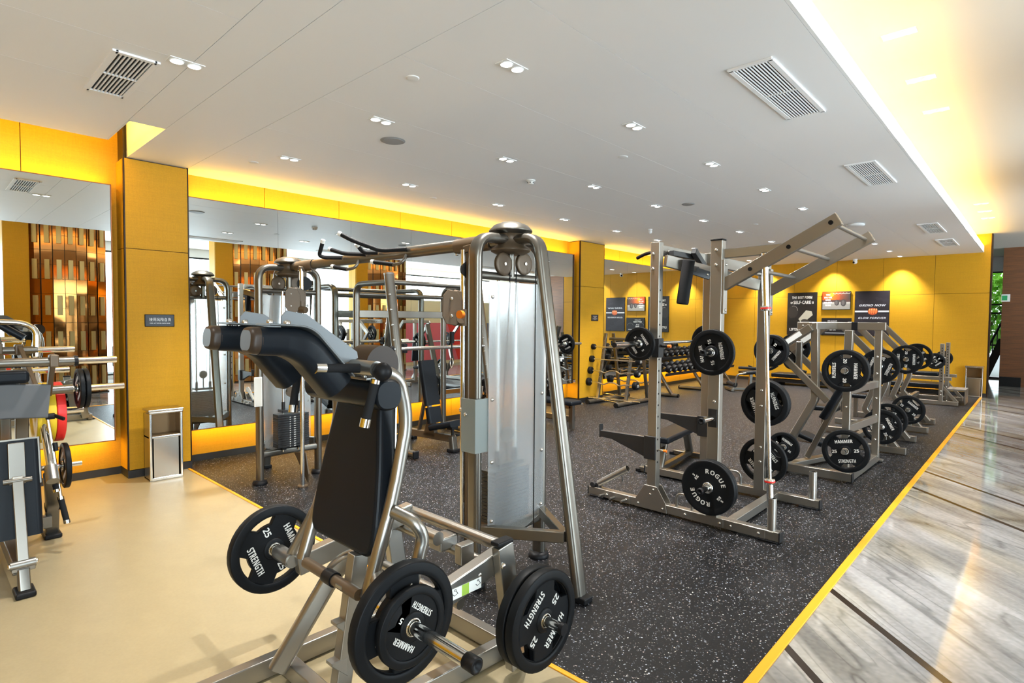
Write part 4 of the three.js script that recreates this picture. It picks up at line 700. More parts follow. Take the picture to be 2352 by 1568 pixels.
// ---------------------------------------------------------------- power rack
{
  const zn = -4.58, zf = -5.62, xf = -2.50, xr = -1.945, t = thing('power_rack', 'steel power rack with an angled pull-up ladder on its top', 'power rack', [-2.2, 0, -5.1]);
  const base = [[zn + 0.03, 1], [zf - 0.01, -1]];
  for (const [z, s] of base) {
    part(t, 'base_beam', bar([-3.18, 0.055, z], [-1.41, 0.055, z], 0.075, 0.075, [0, 0, 1]), M.rack);
    parts(t, 'beam_cap', [rbox(-1.406, 0.055, z, 0.012, 0.082, 0.082, 0.004), rbox(-3.184, 0.055, z, 0.012, 0.082, 0.082, 0.004)], M.blackMetal);
    parts(t, 'base_pad', [rbox(-1.50, 0.009, z, 0.16, 0.018, 0.09, 0.006), rbox(-3.08, 0.009, z, 0.16, 0.018, 0.09, 0.006)], M.black);
    parts(t, 'gusset', [-1, 1].map((k) => extrude([[-0.16, 0.02], [0.16, 0.02], [0.15, 0.10], [0.062, 0.235], [-0.062, 0.235], [-0.15, 0.10]], 0.008, 0.002).translate(xf, 0, z + k * 0.043)), M.rack);
    part(t, 'gusset_bolt', [[-0.12, 0.055], [0.12, 0.055], [0, 0.16], [0.03, 0.205]].map(([x, y]) => bolt([xf + x, y, z + s * 0.049], [0, 0, s])), M.bolt);
    part(t, 'band_loop', pipe([[-2.27, 0.09, z], [-2.27, 0.21, z], [-2.13, 0.21, z], [-2.13, 0.09, z]], 0.012, 0.07), M.silver);
    parts(t, 'splice_plate', [[-2.85, 0.28], [-2.02, 0.36], [-1.66, 0.3]].map(([x, w]) => rbox(x, 0.055, z + s * 0.040, w, 0.07, 0.006, 0.002, 1)), M.rack);
    part(t, 'beam_bolt', [-2.96, -2.75, -2.17, -1.87, -1.78, -1.56].map((x) => bolt([x, 0.055, z + s * 0.045], [0, 0, s], 0.012)), M.bolt);
    part(t, 'bar_holder', [lathe([-1.475, 0.09, z], [0, 1, 0], [[0.026, 0.25], [0.033, 0.25], [0.033, 0.0], [0.045, 0.0], [0.045, -0.006]], 22)], M.silver);
    // uprights
    part(t, 'front_upright', rbox(xf, 1.235, z - s * 0.0, 0.088, 2.34, 0.076, 0.007), M.rack);
    part(t, 'rear_upright', rbox(xr, 1.22, z - s * 0.0, 0.098, 2.30, 0.076, 0.007), M.rack);
    part(t, 'upright_cap', rbox(xr, 2.374, z, 0.104, 0.012, 0.084, 0.005), M.black);
    part(t, 'upright_hole', Array.from({ length: 16 }, (_, k) => disc([xf + 0.044, 0.45 + k * 0.102, z + 0.012], [1, 0, 0], 0.009, 0.003, 8)), M.black);
    part(t, 'rear_hole', Array.from({ length: 14 }, (_, k) => disc([xr - 0.0495, 0.40 + k * 0.13, z], [1, 0, 0], 0.011, 0.003, 8)), M.black);
    part(t, 'upright_bolt', [[xf - 0.015, 2.30], [xf - 0.015, 2.17], [xr, 2.29], [xr, 2.17], [xr + 0.01, 1.05], [xr + 0.01, 0.90], [xr + 0.01, 0.50], [xr + 0.01, 0.36]].map(([x, y]) => bolt([x, y, z + 0.040], [0, 0, 1], 0.014)), M.bolt);
    // safety arm
    const sa = part(t, 'safety_arm', [extrude([[-3.06, 0.655], [-3.06, 0.595], [-2.93, 0.59], [-2.56, 0.475], [-2.56, 0.665]], 0.05, 0.003).translate(0, z < -5 ? 0.05 : 0, z + 0.005), rbox(-2.515, 0.575 + (z < -5 ? 0.05 : 0), z + 0.005, 0.115, 0.21, 0.094, 0.006)], M.blackMetal);
    part(sa, 'end_stop', rbox(-3.062, 0.65 + (z < -5 ? 0.05 : 0), z + 0.005, 0.014, 0.13, 0.052, 0.006), M.blackMetal);
    part(sa, 'locking_pin', [rod([-2.46, 0.56, z + 0.005], [-2.40, 0.56, z + 0.005], 0.010, 10)], M.chrome); part(sa, 'pin_tip', rod([-2.40, 0.56, z + 0.005], [-2.37, 0.56, z + 0.005], 0.012, 10), M.orange);
    // J-cup
    const jc = part(t, 'j_cup', [rbox(-2.475, 1.47, z + 0.004, 0.07, 0.17, 0.09, 0.006), rbox(-2.575, 1.462, z + 0.004, 0.07, 0.03, 0.06, 0.006), rbox(-2.606, 1.495, z + 0.004, 0.012, 0.08, 0.06, 0.005)], M.blackMetal);
    part(jc, 'locking_pin', rod([-2.45, 1.487, z], [-2.38, 1.487, z], 0.013, 10), M.blackMetal); part(jc, 'pin_tip', rod([-2.38, 1.487, z], [-2.35, 1.487, z], 0.014, 10), M.orange);
    // ladder rail
    const rail = part(t, 'ladder_rail', bar([-1.90, 2.0, z], [-1.065, 2.445, z], 0.05, 0.098, [-0.47, 0.88, 0]), M.rack);
    part(rail, 'rail_plate', rbox(xr + 0.058, 1.99, z, 0.02, 0.44, 0.072, 0.003, 1), M.rack); part(rail, 'rail_bolt', [1.80, 2.17].map((y) => bolt([xr + 0.068, y, z], [1, 0, 0], 0.013)), M.bolt);
    part(rail, 'rung_plug', [[-1.675, 2.12], [-1.395, 2.27], [-1.115, 2.42]].map(([x, y]) => disc([x, y, z + s * 0.026], [0, 0, 1], 0.016, 0.012, 14)), M.black);
    // plate horns on the rear upright
    for (const y of [0.347, 0.912, 1.455]) {
      if (s < 0 && y > 1.4) continue;
      const h = part(t, 'plate_horn', rod([xr, y, z + s * 0.03], [xr, y, z + s * 0.25], 0.0235, 18), M.chrome);
      part(h, 'horn_flange', rbox(xr, y, z + s * 0.043, 0.075, 0.15, 0.008, 0.003, 1), M.blackMetal); part(h, 'horn_cap', lathe([xr, y, z + s * 0.25], [0, 0, s], [[0, 0.002], [0.012, 0.002], [0.014, 0.014], [0.026, 0.014], [0.027, -0.01]], 18), M.black);
    }
  }
  parts(t, 'ladder_rung', [[-1.675, 2.12], [-1.395, 2.27], [-1.115, 2.42]].map(([x, y]) => rod([x, y, zn], [x, y, zf], 0.0155, 14)), M.silver);
  part(t, 'base_cross', bar([-1.80, 0.055, zn], [-1.80, 0.055, zf], 0.075, 0.075), M.rack);
  part(t, 'front_cross_beam', bar([xf - 0.02, 2.345, zn - 0.03], [xf - 0.02, 2.345, zf + 0.03], 0.05, 0.095), M.rack);
  part(t, 'cross_bolt', [-4.75, -4.95, -5.05, -5.15, -5.4].map((z) => bolt([xf + 0.008, 2.345, z], [1, 0, 0], 0.014)), M.bolt);
  part(t, 'rear_cross_beam', bar([xr, 2.19, zn - 0.03], [xr, 2.19, zf + 0.03], 0.05, 0.095), M.rack);
  part(t, 'diagonal_beam', bar([xf + 0.05, 2.245, zn - 0.03], [xr - 0.04, 2.06, zf + 0.04], 0.05, 0.105), M.rack);
  part(t, 'outrigger', [bar([xr + 0.04, 2.26, zn], [-1.45, 2.285, zn - 0.12], 0.05, 0.075)], M.rack);
  part(t, 'grip_bracket', [bar([-2.40, 2.21, -4.72], [-2.20, 2.12, -4.98], 0.02, 0.075), bar([-2.30, 2.18, -4.92], [-2.30, 2.18, -4.76], 0.05, 0.05), bar([-2.36, 2.36, -4.98], [-2.36, 2.20, -5.25], 0.05, 0.06), bar([-2.45, 2.32, -4.72], [-2.40, 2.31, -5.2], 0.05, 0.05)], M.blackMetal);
  part(t, 'bracket_bolt', [bolt([-2.37, 2.205, -4.74], [1, 0, 0.8]), bolt([-2.21, 2.13, -4.95], [1, 0, 0.8])], M.bolt);
  const roll = part(t, 'foam_roller', lathe([-2.30, 2.256, -4.76], [-0.14, -1, 0.0], [[0.018, 0], [0.05, 0.0], [0.054, 0.012], [0.054, 0.385], [0.048, 0.40], [0, 0.40]], 24), M.foam);
  part(roll, 'roller_core', disc([-2.30, 2.254, -4.76], [-0.14, -1, 0.0], 0.018, 0.01, 12), M.blackMetal);
  parts(t, 'pull_up_grip', [pipe([[xf - 0.04, 2.335, -4.70], [-2.68, 2.34, -4.70], [-2.80, 2.30, -4.72]], 0.016, 0.07)], M.black);
  // landmine pivot and pegs on the front of the near beam
  const lm = part(t, 'landmine_tube', lathe([-3.09, 0.125, zn + 0.02], [0.31, 0.20, 0], [[0.026, 0], [0.026, 0.38], [0.0305, 0.38], [0.0305, 0], [0.026, 0]], 20), M.rack);
  part(lm, 'landmine_joint', [rbox(-3.10, 0.11, zn + 0.02, 0.05, 0.05, 0.06, 0.008), disc([-3.13, 0.115, zn + 0.06], [0, 0, 1], 0.026, 0.03, 14), rod([-2.83, 0.245, zn + 0.02], [-2.82, 0.20, zn + 0.03], 0.006, 8)], M.blackMetal);
  parts(t, 'storage_peg', [-3.0, -2.88, -2.76].map((x) => rod([x, 0.045, zn + 0.06], [x, 0.05, zn + 0.15], 0.011, 10)), M.silver);
}
barbell('loaded barbell resting in the J-cups of the power rack', [-2.575, 1.505, -5.10], [0, 0, 1], 1.1, 0.655);
plate(5, [-2.575, 1.505, -4.405], [0, 0, 1], -0.95, 'small 5 kg black plate on the near end of the racked barbell');
plate(10, [-2.575, 1.505, -5.79], [0, 0, 1], 0.4, 'black 10 kg plate on the far end of the racked barbell');
barbell('polished barbell with red rings standing upright in the rack holder', [-1.5275, 1.14, -4.55], [-0.045, 1, 0], 1.1, 0.672, true);
plate(15, [-1.945, 1.455, -4.465], [0, 0, 1], 1.75, '15 kg black plate high on the near rear upright of the power rack');
plate('bumper', [-1.945, 0.347, -4.485], [0, 0, 1], -0.5, 'black bumper plate with large lettering, inner one low on the power rack', 'lettered bumper plates');
plate('bumper', [-1.945, 0.347, -4.448], [0, 0, 1], -0.62, 'black bumper plate with large lettering, outer one low on the power rack', 'lettered bumper plates');
plate(25, [-1.945, 0.912, -5.71], [0, 0, 1], 1.9, 'large 25 kg black plate behind the far rear upright of the power rack');
plate(20, [-1.945, 0.912, -5.762], [0, 0, 1], 1.2, 'outermost large black plate of the stack behind the far rear upright');
plate(20, [-1.945, 0.347, -5.71], [0, 0, 1], 2.3, 'large black plate low behind the far rear upright of the power rack');
// ---------------------------------------------------------------- benches
function flatBench(label, x, z, ry, len, w, h) {
  const t = thing('flat_bench', label, 'bench', [0, 0, 0]);
  part(t, 'bench_pad', rbox(0, h - 0.035, 0, w, 0.07, len, 0.025, 4), M.vinylPad);
  part(t, 'pad_rail', bar([0, h - 0.10, -len * 0.42], [0, h - 0.10, len * 0.42], 0.07, 0.06), M.frame);
  for (const s of [-1, 1]) { part(t, 'leg', tube([[0, h - 0.12, s * len * 0.30], [0, 0.07, s * len * 0.40]], 0.06, 0.09, 0.05, [1, 0, 0]), M.frame); part(t, 'foot_bar', bar([-0.22, 0.035, s * len * 0.42], [0.22, 0.035, s * len * 0.42], 0.06, 0.05), M.frame); parts(t, 'rubber_foot', [-1, 1].map((k) => rbox(k * 0.23, 0.02, s * len * 0.42, 0.06, 0.04, 0.075, 0.01)), M.black); }
  part(t, 'base_rail', bar([0, 0.06, -len * 0.42], [0, 0.06, len * 0.42], 0.06, 0.05), M.frame);
  t.position.set(x, 0, z); t.rotation.y = ry; return t;
}
flatBench('low flat black bench standing behind the power rack uprights', -3.12, -6.2, 0.12, 1.25, 0.29, 0.44);
{ // adjustable bench by the mirror; built facing +z, then turned
  const t = thing('adjustable_bench', 'black adjustable bench with raised backrest in front of the mirror', 'bench', [0, 0, 0]);
  part(t, 'backrest', sweep([[0, 0.57, 0.02], [0, 1.16, -0.10]], rrect(0.27, 0.075, 0.03, 4), [0, 0.2, 1]), M.vinylPad);
  part(t, 'lower_backrest', sweep([[0, 0.34, 0.07], [0, 0.55, 0.025]], rrect(0.25, 0.075, 0.03, 4), [0, 0.2, 1]), M.vinylPad);
  part(t, 'seat', sweep([[0, 0.29, 0.08], [0, 0.38, 0.46]], rrect(0.27, 0.08, 0.03, 4), [0, 1, 0]), M.vinylPad);
  part(t, 'backrest_spine', bar([0, 0.30, 0.02], [0, 1.0, -0.13], 0.06, 0.04), M.frame);
  part(t, 'support_strut', bar([0, 0.16, -0.24], [0, 0.76, -0.09], 0.05, 0.035), M.frame);
  part(t, 'seat_hinge', extrude([[-0.10, 0.16], [0.12, 0.16], [0.05, 0.36], [-0.06, 0.34]], 0.07, 0.004).rotateY(Math.PI / 2).translate(0, 0, 0.0), M.bronze);
  part(t, 'base_rail', bar([0, 0.17, -0.62], [0, 0.17, 0.40], 0.07, 0.09), M.bronze);
  part(t, 'front_leg', tube([[0, 0.20, 0.38], [0, 0.03, 0.40]], 0.075, 0.10, 0.02, [1, 0, 0]), M.frame);
  part(t, 'rear_leg', bar([-0.28, 0.07, -0.62], [0.28, 0.07, -0.62], 0.07, 0.09), M.frame);
  part(t, 'seat_support', [rod([0, 0.2, 0.38], [0, 0.33, 0.38], 0.02), rbox(0, 0.32, 0.38, 0.12, 0.06, 0.10, 0.01)], M.blackMetal);
  const h = part(t, 'handle', rod([0.05, 0.205, 0.40], [0.22, 0.23, 0.46], 0.016, 12), M.foam); part(h, 'handle_tip', disc([0.225, 0.231, 0.462], [1, 0.1, 0.3], 0.018, 0.015, 12), M.chrome);
  parts(t, 'rubber_foot', [rbox(0, 0.022, 0.40, 0.14, 0.044, 0.13, 0.012), rbox(-0.26, 0.022, -0.62, 0.08, 0.044, 0.11, 0.01), rbox(0.26, 0.022, -0.62, 0.08, 0.044, 0.11, 0.01)], M.black);
  t.position.set(-5.89, 0, -4.735); t.rotation.y = rad(97);
}
// ---------------------------------------------------------------- smith machine and bench press station by the mirror
{
  const t = thing('smith_machine', 'grey smith machine with slanted posts in front of the long mirror', 'smith machine', [-6.1, 0, -4.95]);
  for (const z of [-4.18, -5.72]) {
    part(t, 'slanted_post', sweep([[-5.66, 0.05, z], [-6.055, 2.28, z]], oval(0.054, 0.068, 22), [0, 0, 1]), M.frame);
    part(t, 'post_cap', sweep([[-6.0535, 2.272, z], [-6.057, 2.292, z]], oval(0.055, 0.069, 22), [0, 0, 1]), M.silver);
    part(t, 'base_foot', tube([[-5.50, 0.06, z], [-6.95, 0.06, z]], 0.08, 0.09, 0.05, undefined, 0.035), M.frame);
    part(t, 'foot_cap', rbox(-5.495, 0.06, z, 0.035, 0.098, 0.088, 0.015), M.black);
    part(t, 'rear_upright', tube([[-6.82, 0.08, z], [-6.82, 2.18, z], [-6.10, 2.18, z]], 0.07, 0.09, 0.16, [0, 0, 1], 0.03), M.frame);
    part(t, 'guide_rod', rod([-5.80, 0.25, z + (z > -5 ? -0.12 : 0.12)], [-6.10, 2.1, z + (z > -5 ? -0.12 : 0.12)], 0.014, 12), M.chrome);
    part(t, 'lock_peg', Array.from({ length: 9 }, (_, k) => disc([-5.72 - k * 0.0308, 0.5 + k * 0.19, z + 0.05], [0, 0, 1], 0.012, 0.02, 10)), M.bolt);
  }
  parts(t, 'top_bar', [rod([-6.03, 2.18, -4.18], [-6.03, 2.18, -5.72], 0.032), rod([-6.82, 2.05, -4.18], [-6.82, 2.05, -5.72], 0.03), bar([-6.82, 1.78, -4.18], [-6.82, 1.78, -5.72], 0.05, 0.10)], M.frame);
  part(t, 'bar_carriage', [rbox(-5.915, 1.34, -4.31, 0.08, 0.12, 0.06, 0.01), rbox(-5.915, 1.34, -5.6, 0.08, 0.12, 0.06, 0.01)], M.black);
  part(t, 'smith_bar', [rod([-5.87, 1.335, -3.70], [-5.87, 1.335, -6.16], 0.0245, 18)], M.chrome);
  parts(t, 'bar_collar', [-4.08, -5.82].map((z) => disc([-5.87, 1.335, z], [0, 0, 1], 0.042, 0.05)), M.black);
}
{
  const t = thing('bench_press_station', 'grey bench press station beside the mirror beyond the smith machine', 'bench press', [-6.1, 0, -7.0]);
  for (const z of [-6.45, -7.65]) {
    part(t, 'base_foot', bar([-5.72, 0.05, z], [-6.85, 0.05, z], 0.075, 0.08), M.frame); part(t, 'foot_cap', rbox(-5.715, 0.05, z, 0.02, 0.085, 0.08, 0.008), M.black);
    part(t, 'upright', tube([[-6.55, 0.08, z], [-6.05, 1.62, z]], 0.07, 0.09, 0.05, [0, 0, 1]), M.frame);
    part(t, 'bar_hook', rbox(-5.98, 1.27, z, 0.14, 0.03, 0.05, 0.008), M.blackMetal); part(t, 'storage_horn', rod([-6.42, 0.55, z], [-6.42, 0.55, z + (z > -7 ? 0.24 : -0.24)], 0.0235, 14), M.chrome);
  }
  part(t, 'cross_member', bar([-6.45, 0.42, -6.45], [-6.45, 0.42, -7.65], 0.06, 0.08), M.frame);
  part(t, 'bench_pad', rbox(-5.75, 0.43, -7.05, 1.1, 0.07, 0.28, 0.03, 4), M.vinylPad); part(t, 'bench_leg', bar([-5.3, 0.02, -7.05], [-5.3, 0.40, -7.05], 0.06, 0.08), M.frame); part(t, 'bench_rail', bar([-5.3, 0.36, -7.05], [-6.45, 0.36, -7.05], 0.06, 0.06), M.frame);
}
barbell('barbell with plates on the bench press station', [-5.95, 1.31, -7.05], [0, 0, 1], 1.1, 0.655);
plate(10, [-5.95, 1.31, -7.745], [0, 0, 1], 0.4, 'black plate on the far end of the bench press barbell');
plate(10, [-5.95, 1.31, -6.355], [0, 0, 1], 1.4, 'black plate on the near end of the bench press barbell');
plate(20, [-6.42, 0.55, -6.29], [0, 0, 1], 1.4, 'black plate low on the near storage horn of the bench press station');
plate(20, [-6.42, 0.55, -7.80], [0, 0, 1], 2.4, 'black plate low on the far storage horn of the bench press station');
// ---------------------------------------------------------------- fixed barbells on their A-frame rack
{
  const t = thing('barbell_rack', 'grey A-frame rack holding fixed barbells before the far pillar', 'barbell rack', [-6.42, 0, -10.3]);
  for (const x of [-6.74, -6.06]) {
    part(t, 'foot', rod([x, 0.045, -9.50], [x, 0.045, -11.05], 0.045, 20), M.frame); parts(t, 'foot_cap', [-9.495, -11.055].map((z) => disc([x, 0.045, z], [0, 0, 1], 0.047, 0.03)), M.black);
    for (const [z0, z1, s] of [[-9.85, -10.14, 1], [-10.72, -10.42, -1]]) {
      part(t, 'post', bar([x, 0.06, z0], [x, 1.45, z1], 0.06, 0.05), M.frame);
      part(t, 'hook', [0.42, 0.66, 0.90, 1.16].map((y) => { const z = z0 + (z1 - z0) * (y - 0.06) / 1.39; return rbox(x, y - 0.03, z + s * 0.055, 0.035, 0.014, 0.07, 0.004); }), M.chrome);
      part(t, 'post_bolt', [0.3, 0.54, 0.78, 1.03, 1.3].map((y) => { const z = z0 + (z1 - z0) * (y - 0.06) / 1.39; return bolt([x, y, z + s * 0.028], [0, 0.2, s], 0.009); }), M.bolt);
    }
  }
  parts(t, 'top_tube', [rod([-6.74, 1.33, -10.28], [-6.06, 1.33, -10.28], 0.03)], M.frame);
  parts(t, 'floor_tie', [bar([-6.74, 0.045, -10.2], [-6.06, 0.045, -10.2], 0.05, 0.05)], M.frame);
  const head = (x, y, z, r, l) => lathe([x, y, z], [1, 0, 0], [[0, -l / 2], [r * 0.8, -l / 2], [r, -l / 2 + 0.014], [r, l / 2 - 0.014], [r * 0.8, l / 2], [0, l / 2]], 20);
  const fixed = (y, z, r, ez, label, kg) => {
    const x0 = -6.98, x1 = -5.84, b = thing('fixed_barbell', label, 'barbell', [-6.41, y, z], 'fixed barbells on the A-frame rack');
    const pts = ez ? [[x0, y, z], [-6.72, y, z], [-6.60, y - 0.035, z + 0.01], [-6.48, y + 0.02, z], [-6.34, y + 0.02, z], [-6.22, y - 0.035, z + 0.01], [-6.10, y, z], [x1, y, z]] : [[x0, y, z], [x1, y, z]];
    part(b, 'bar', sweep(ez ? fillet(pts, 0.04) : pts, circ(0.0145, 12)), M.chrome);
    for (const x of [x0, x1]) { part(b, 'weight_head', head(x, y, z, r, 0.10), M.black); }
    part(b, 'collar', [x0 + 0.065, x1 - 0.065].map((x) => disc([x, y, z], [1, 0, 0], 0.022, 0.03, 14)), M.chrome);
    part(b, 'head_number', text(kg, 0.05).rotateY(Math.PI / 2).translate(x1 + 0.050, y, z), M.letters);
  };
  [[0.42, 0.085, 1], [0.66, 0.078, 1], [0.90, 0.072, 0], [1.16, 0.062, 0]].forEach(([y, r, ez], i) => {
    for (const [z0, z1, s, side] of [[-9.85, -10.14, 1, 'near'], [-10.72, -10.42, -1, 'far']]) {
      const z = z0 + (z1 - z0) * (y - 0.06) / 1.39 + s * 0.058;
      fixed(y, z, r * (s > 0 ? 1 : 1.05), ez, `black headed fixed ${ez ? 'curl' : 'straight'} barbell, ${['lowest', 'second lowest', 'second highest', 'highest'][i]} on the ${side} side of the A-frame rack`.replace('on the ' + side + ' side of the A-frame rack', side + ' side of the A-frame'), ['35', '30', '25', '20'][i]);
    }
  });
  const bars = [[-6.62, -9.72, 0.3], [-6.45, -9.85, 0.15], [-6.3, -9.78, -0.1], [-6.5, -10.35, 0.25]];
  bars.forEach(([x, z, a], i) => { const c = Math.cos(a) * 0.58, s = Math.sin(a) * 0.58; solid('bare_bar', ['chrome bare bar on the floor, nearest under the A-frame rack', 'bent chrome bar lying on the floor under the A-frame rack', 'chrome bar lying crosswise on the floor before the A-frame rack', 'chrome bar on the floor at the back of the A-frame rack'][i], 'bar', i === 1 ? sweep(fillet([[x - c, 0.10, z - s], [x - 0.2, 0.105, z], [x, 0.10, z + 0.05], [x + 0.2, 0.105, z], [x + c, 0.10, z + s]], 0.05), circ(0.013, 10)) : rod([x - c, 0.10 + i * 0.004, z - s], [x + c, 0.10 + i * 0.004, z + s], 0.013, 12), M.chrome, [x, 0.087, z]); });
}
// ---------------------------------------------------------------- dumbbell rack
{
  const X = -6.35, z0 = -11.55, z1 = -15.4, t = thing('dumbbell_rack', 'long two-tier dumbbell rack along the far mirror', 'dumbbell rack', [X, 0, -13.4]);
  for (const z of [z0 - 0.25, (z0 + z1) / 2, z1 + 0.25]) {
    part(t, 'leg', tube([[X + 0.30, 0.06, z], [X + 0.02, 0.45, z], [X - 0.2, 1.0, z]], 0.06, 0.09, 0.2, [0, 0, 1]), M.frame);
    part(t, 'foot', rod([X - 0.35, 0.04, z], [X + 0.45, 0.04, z], 0.04, 16), M.frame); parts(t, 'foot_cap', [X - 0.352, X + 0.452].map((x) => disc([x, 0.04, z], [1, 0, 0], 0.042, 0.03)), M.black);
  }
  const tier = [[X + 0.16, 0.56], [X - 0.06, 0.90]];
  tier.forEach(([x, y], i) => { parts(t, i ? 'upper_rail' : 'lower_rail', [bar([x + 0.11, y - 0.045, z0], [x + 0.11, y - 0.045, z1], 0.02, 0.07, [0.3, 1, 0]), bar([x - 0.11, y + 0.02, z0], [x - 0.11, y + 0.02, z1], 0.02, 0.07, [0.3, 1, 0])], M.blackMetal); });
  // one dumbbell, axis along x and tipped towards the user, then copies
  const proto = (r, w) => { const d = thing('dumbbell', 'x', 'dumbbell', [0, 0, 0], 'round rubber dumbbells on the rack'); for (const s of [-1, 1]) part(d, 'dumbbell_head', lathe([s * 0.105, 0, 0], [1, 0, 0], [[0, -w / 2], [r * 0.82, -w / 2], [r, -w / 2 + 0.012], [r, w / 2 - 0.012], [r * 0.82, w / 2], [0, w / 2]], 18), M.black); part(d, 'handle', rod([-0.08, 0, 0], [0.08, 0, 0], 0.016, 12), M.chrome); part(d, 'number', text('15', r * 0.55).rotateY(Math.PI / 2).translate(0.105 + w / 2, 0, 0), M.letters); return d; };
  const n = 14, ord = ['first', 'second', 'third', 'fourth', 'fifth', 'sixth', 'seventh', 'eighth', 'ninth', 'tenth', 'eleventh', 'twelfth', 'thirteenth', 'fourteenth'];
  tier.forEach(([x, y], i) => { const p = proto(i ? 0.075 : 0.088, i ? 0.085 : 0.10); for (let k = 0; k < n; k++) { const lab = `round black dumbbell on the ${i ? 'upper' : 'lower'} tier of the rack, ${ord[k]} from the near end`, at = [x, y + (i ? 0.094 : 0.106), z0 - 0.16 - k * 0.268]; const o = k ? copy(p, at, lab) : p; if (!k) { o.position.set(...at); o.userData.label = lab; } o.rotation.set(0, 0, -0.29); } });
}

// ---------------------------------------------------------------- plate-loaded machines along the marble edge
{
  const t = thing('row_machine', 'steel plate-loaded press machine with square top beam, behind the upright barbell', 'weight machine', [-1.8, 0, -7.4]);
  part(t, 'base_beam', bar([-2.15, 0.065, -6.8], [-1.40, 0.065, -6.8], 0.075, 0.09), M.rack); part(t, 'beam_end', rbox(-1.40, 0.065, -6.8, 0.014, 0.094, 0.08, 0.004), M.blackMetal);
  parts(t, 'side_beam', [bar([-1.44, 0.065, -6.85], [-1.42, 0.065, -8.1], 0.07, 0.09), bar([-2.12, 0.05, -6.85], [-1.86, 0.05, -7.75], 0.10, 0.06)], M.rack);
  parts(t, 'beam_plate', [rbox(-1.42, 0.03, -8.1, 0.14, 0.02, 0.10, 0.004), rbox(-2.12, 0.03, -6.85, 0.14, 0.02, 0.10, 0.004)], M.silver);
  part(t, 'bent_leg', tube([[-1.875, 1.63, -7.1], [-1.858, 0.83, -7.1], [-2.085, 0.37, -7.1], [-2.15, 0.06, -7.1]], 0.075, 0.10, 0.04, [0, 0, 1], 0.008), M.rack);
  part(t, 'top_beam', bar([-2.32, 1.665, -7.98], [-1.34, 1.665, -7.98], 0.055, 0.095), M.rack); part(t, 'top_link', bar([-1.88, 1.665, -7.06], [-1.88, 1.665, -7.96], 0.06, 0.08), M.rack);
  part(t, 'top_sleeve', bar([-1.70, 1.665, -7.98], [-1.63, 1.665, -7.98], 0.060, 0.100), M.black);
  part(t, 'tall_post', rbox(-1.415, 0.86, -8.0, 0.075, 1.56, 0.075, 0.008), M.rack);
  part(t, 'inner_post', bar([-1.66, 0.65, -7.6], [-1.64, 1.62, -7.6], 0.085, 0.085), M.rack);
  part(t, 'front_post', rbox(-1.50, 0.60, -6.93, 0.075, 1.08, 0.075, 0.008), M.rack);
  parts(t, 'side_rung', [bar([-1.50, 0.97, -6.96], [-1.42, 0.97, -7.97], 0.05, 0.085), bar([-1.50, 0.55, -6.96], [-1.42, 0.55, -7.97], 0.05, 0.085)], M.rack);
  part(t, 'frame_bolt', [0.25, 0.45, 0.8, 1.0].map((y) => bolt([-1.50, y, -6.89], [0, 0, 1], 0.012)).concat([0.3, 0.6, 0.8, 1.1, 1.3].map((y) => bolt([-1.415, y, -7.96], [0, 0, 1], 0.012)), [-2.25, -2.14].map((x) => bolt([x, 1.665, -7.95], [0, 0, 1], 0.014))), M.bolt);
  part(t, 'chest_pad', sweep([[-1.50, 1.20, -7.3], [-1.81, 0.60, -7.3]], rrect(0.26, 0.075, 0.025, 3), [0.8, 0.45, 0]), M.vinylPad);
  part(t, 'pad_rail', bar([-1.53, 1.13, -7.3], [-1.98, 0.10, -7.3], 0.06, 0.06), M.rack);
  part(t, 'seat', sweep([[-2.12, 0.33, -7.55], [-1.86, 0.24, -7.55]], rrect(0.26, 0.06, 0.025, 3), [0, 1, 0]), M.vinylPad);
  for (const z of [-7.02, -7.62]) {
    const a = part(t, 'lever_arm', [bar([-1.90, 1.655, z], [-2.30, 1.36, z], 0.055, 0.085), bar([-2.27, 1.38, z], [-1.72, 0.82, z - 0.04], 0.05, 0.075)], M.rack);
    part(a, 'lever_horn', rod([-2.28, 1.375, z], [-2.28, 1.375, z + (z > -7.3 ? 0.26 : -0.2)], 0.0235, 16), M.chrome);
    part(a, 'lever_sticker', bar([-2.0, 1.585, z + 0.029], [-2.16, 1.467, z + 0.029], 0.003, 0.055, [0.6, 0.8, 0]), M.paper);
  }
  parts(t, 'handle', [pipe([[-2.74, 1.135, -7.1], [-2.36, 1.135, -7.1], [-2.28, 1.19, -7.1]], 0.018, 0.05), pipe([[-2.31, 1.33, -7.35], [-2.26, 1.16, -7.35], [-2.03, 1.11, -7.35]], 0.018, 0.06)], M.foam);
  part(t, 'short_post', rbox(-2.07, 1.28, -7.2, 0.06, 0.40, 0.06, 0.006), M.rack);
  parts(t, 'plate_peg', [rod([-1.50, 1.195, -6.93], [-1.50, 1.195, -6.72], 0.0235, 16), rod([-1.45, 0.36, -6.9], [-1.45, 0.36, -6.60], 0.0235, 16), rod([-2.07, 0.30, -7.05], [-2.07, 0.30, -6.58], 0.0235, 16)], M.chrome);
  part(t, 'peg_post', [rbox(-1.50, 1.19, -6.93, 0.075, 0.12, 0.075, 0.008)], M.rack);
}
plate(20, [-1.50, 1.195, -6.86], [0, 0, 1], -1.57, '20 kg black plate, inner of the pair high on the press machine');
plate(20, [-1.50, 1.195, -6.808], [0, 0, 1], -1.57, '20 kg black plate, outer of the pair high on the press machine with sideways lettering');
plate(25, [-1.45, 0.36, -6.70], [0, 0, 1], 0.18, '25 kg black plate low at the front corner of the press machine');
plate(10, [-2.07, 0.30, -6.72], [0, 0, 1], 2.6, '10 kg black plate low at the left of the press machine');
plate(15, [-2.28, 1.375, -6.90], [0, 0, 1], 0.5, '15 kg black plate, inner one on the near lever of the press machine');
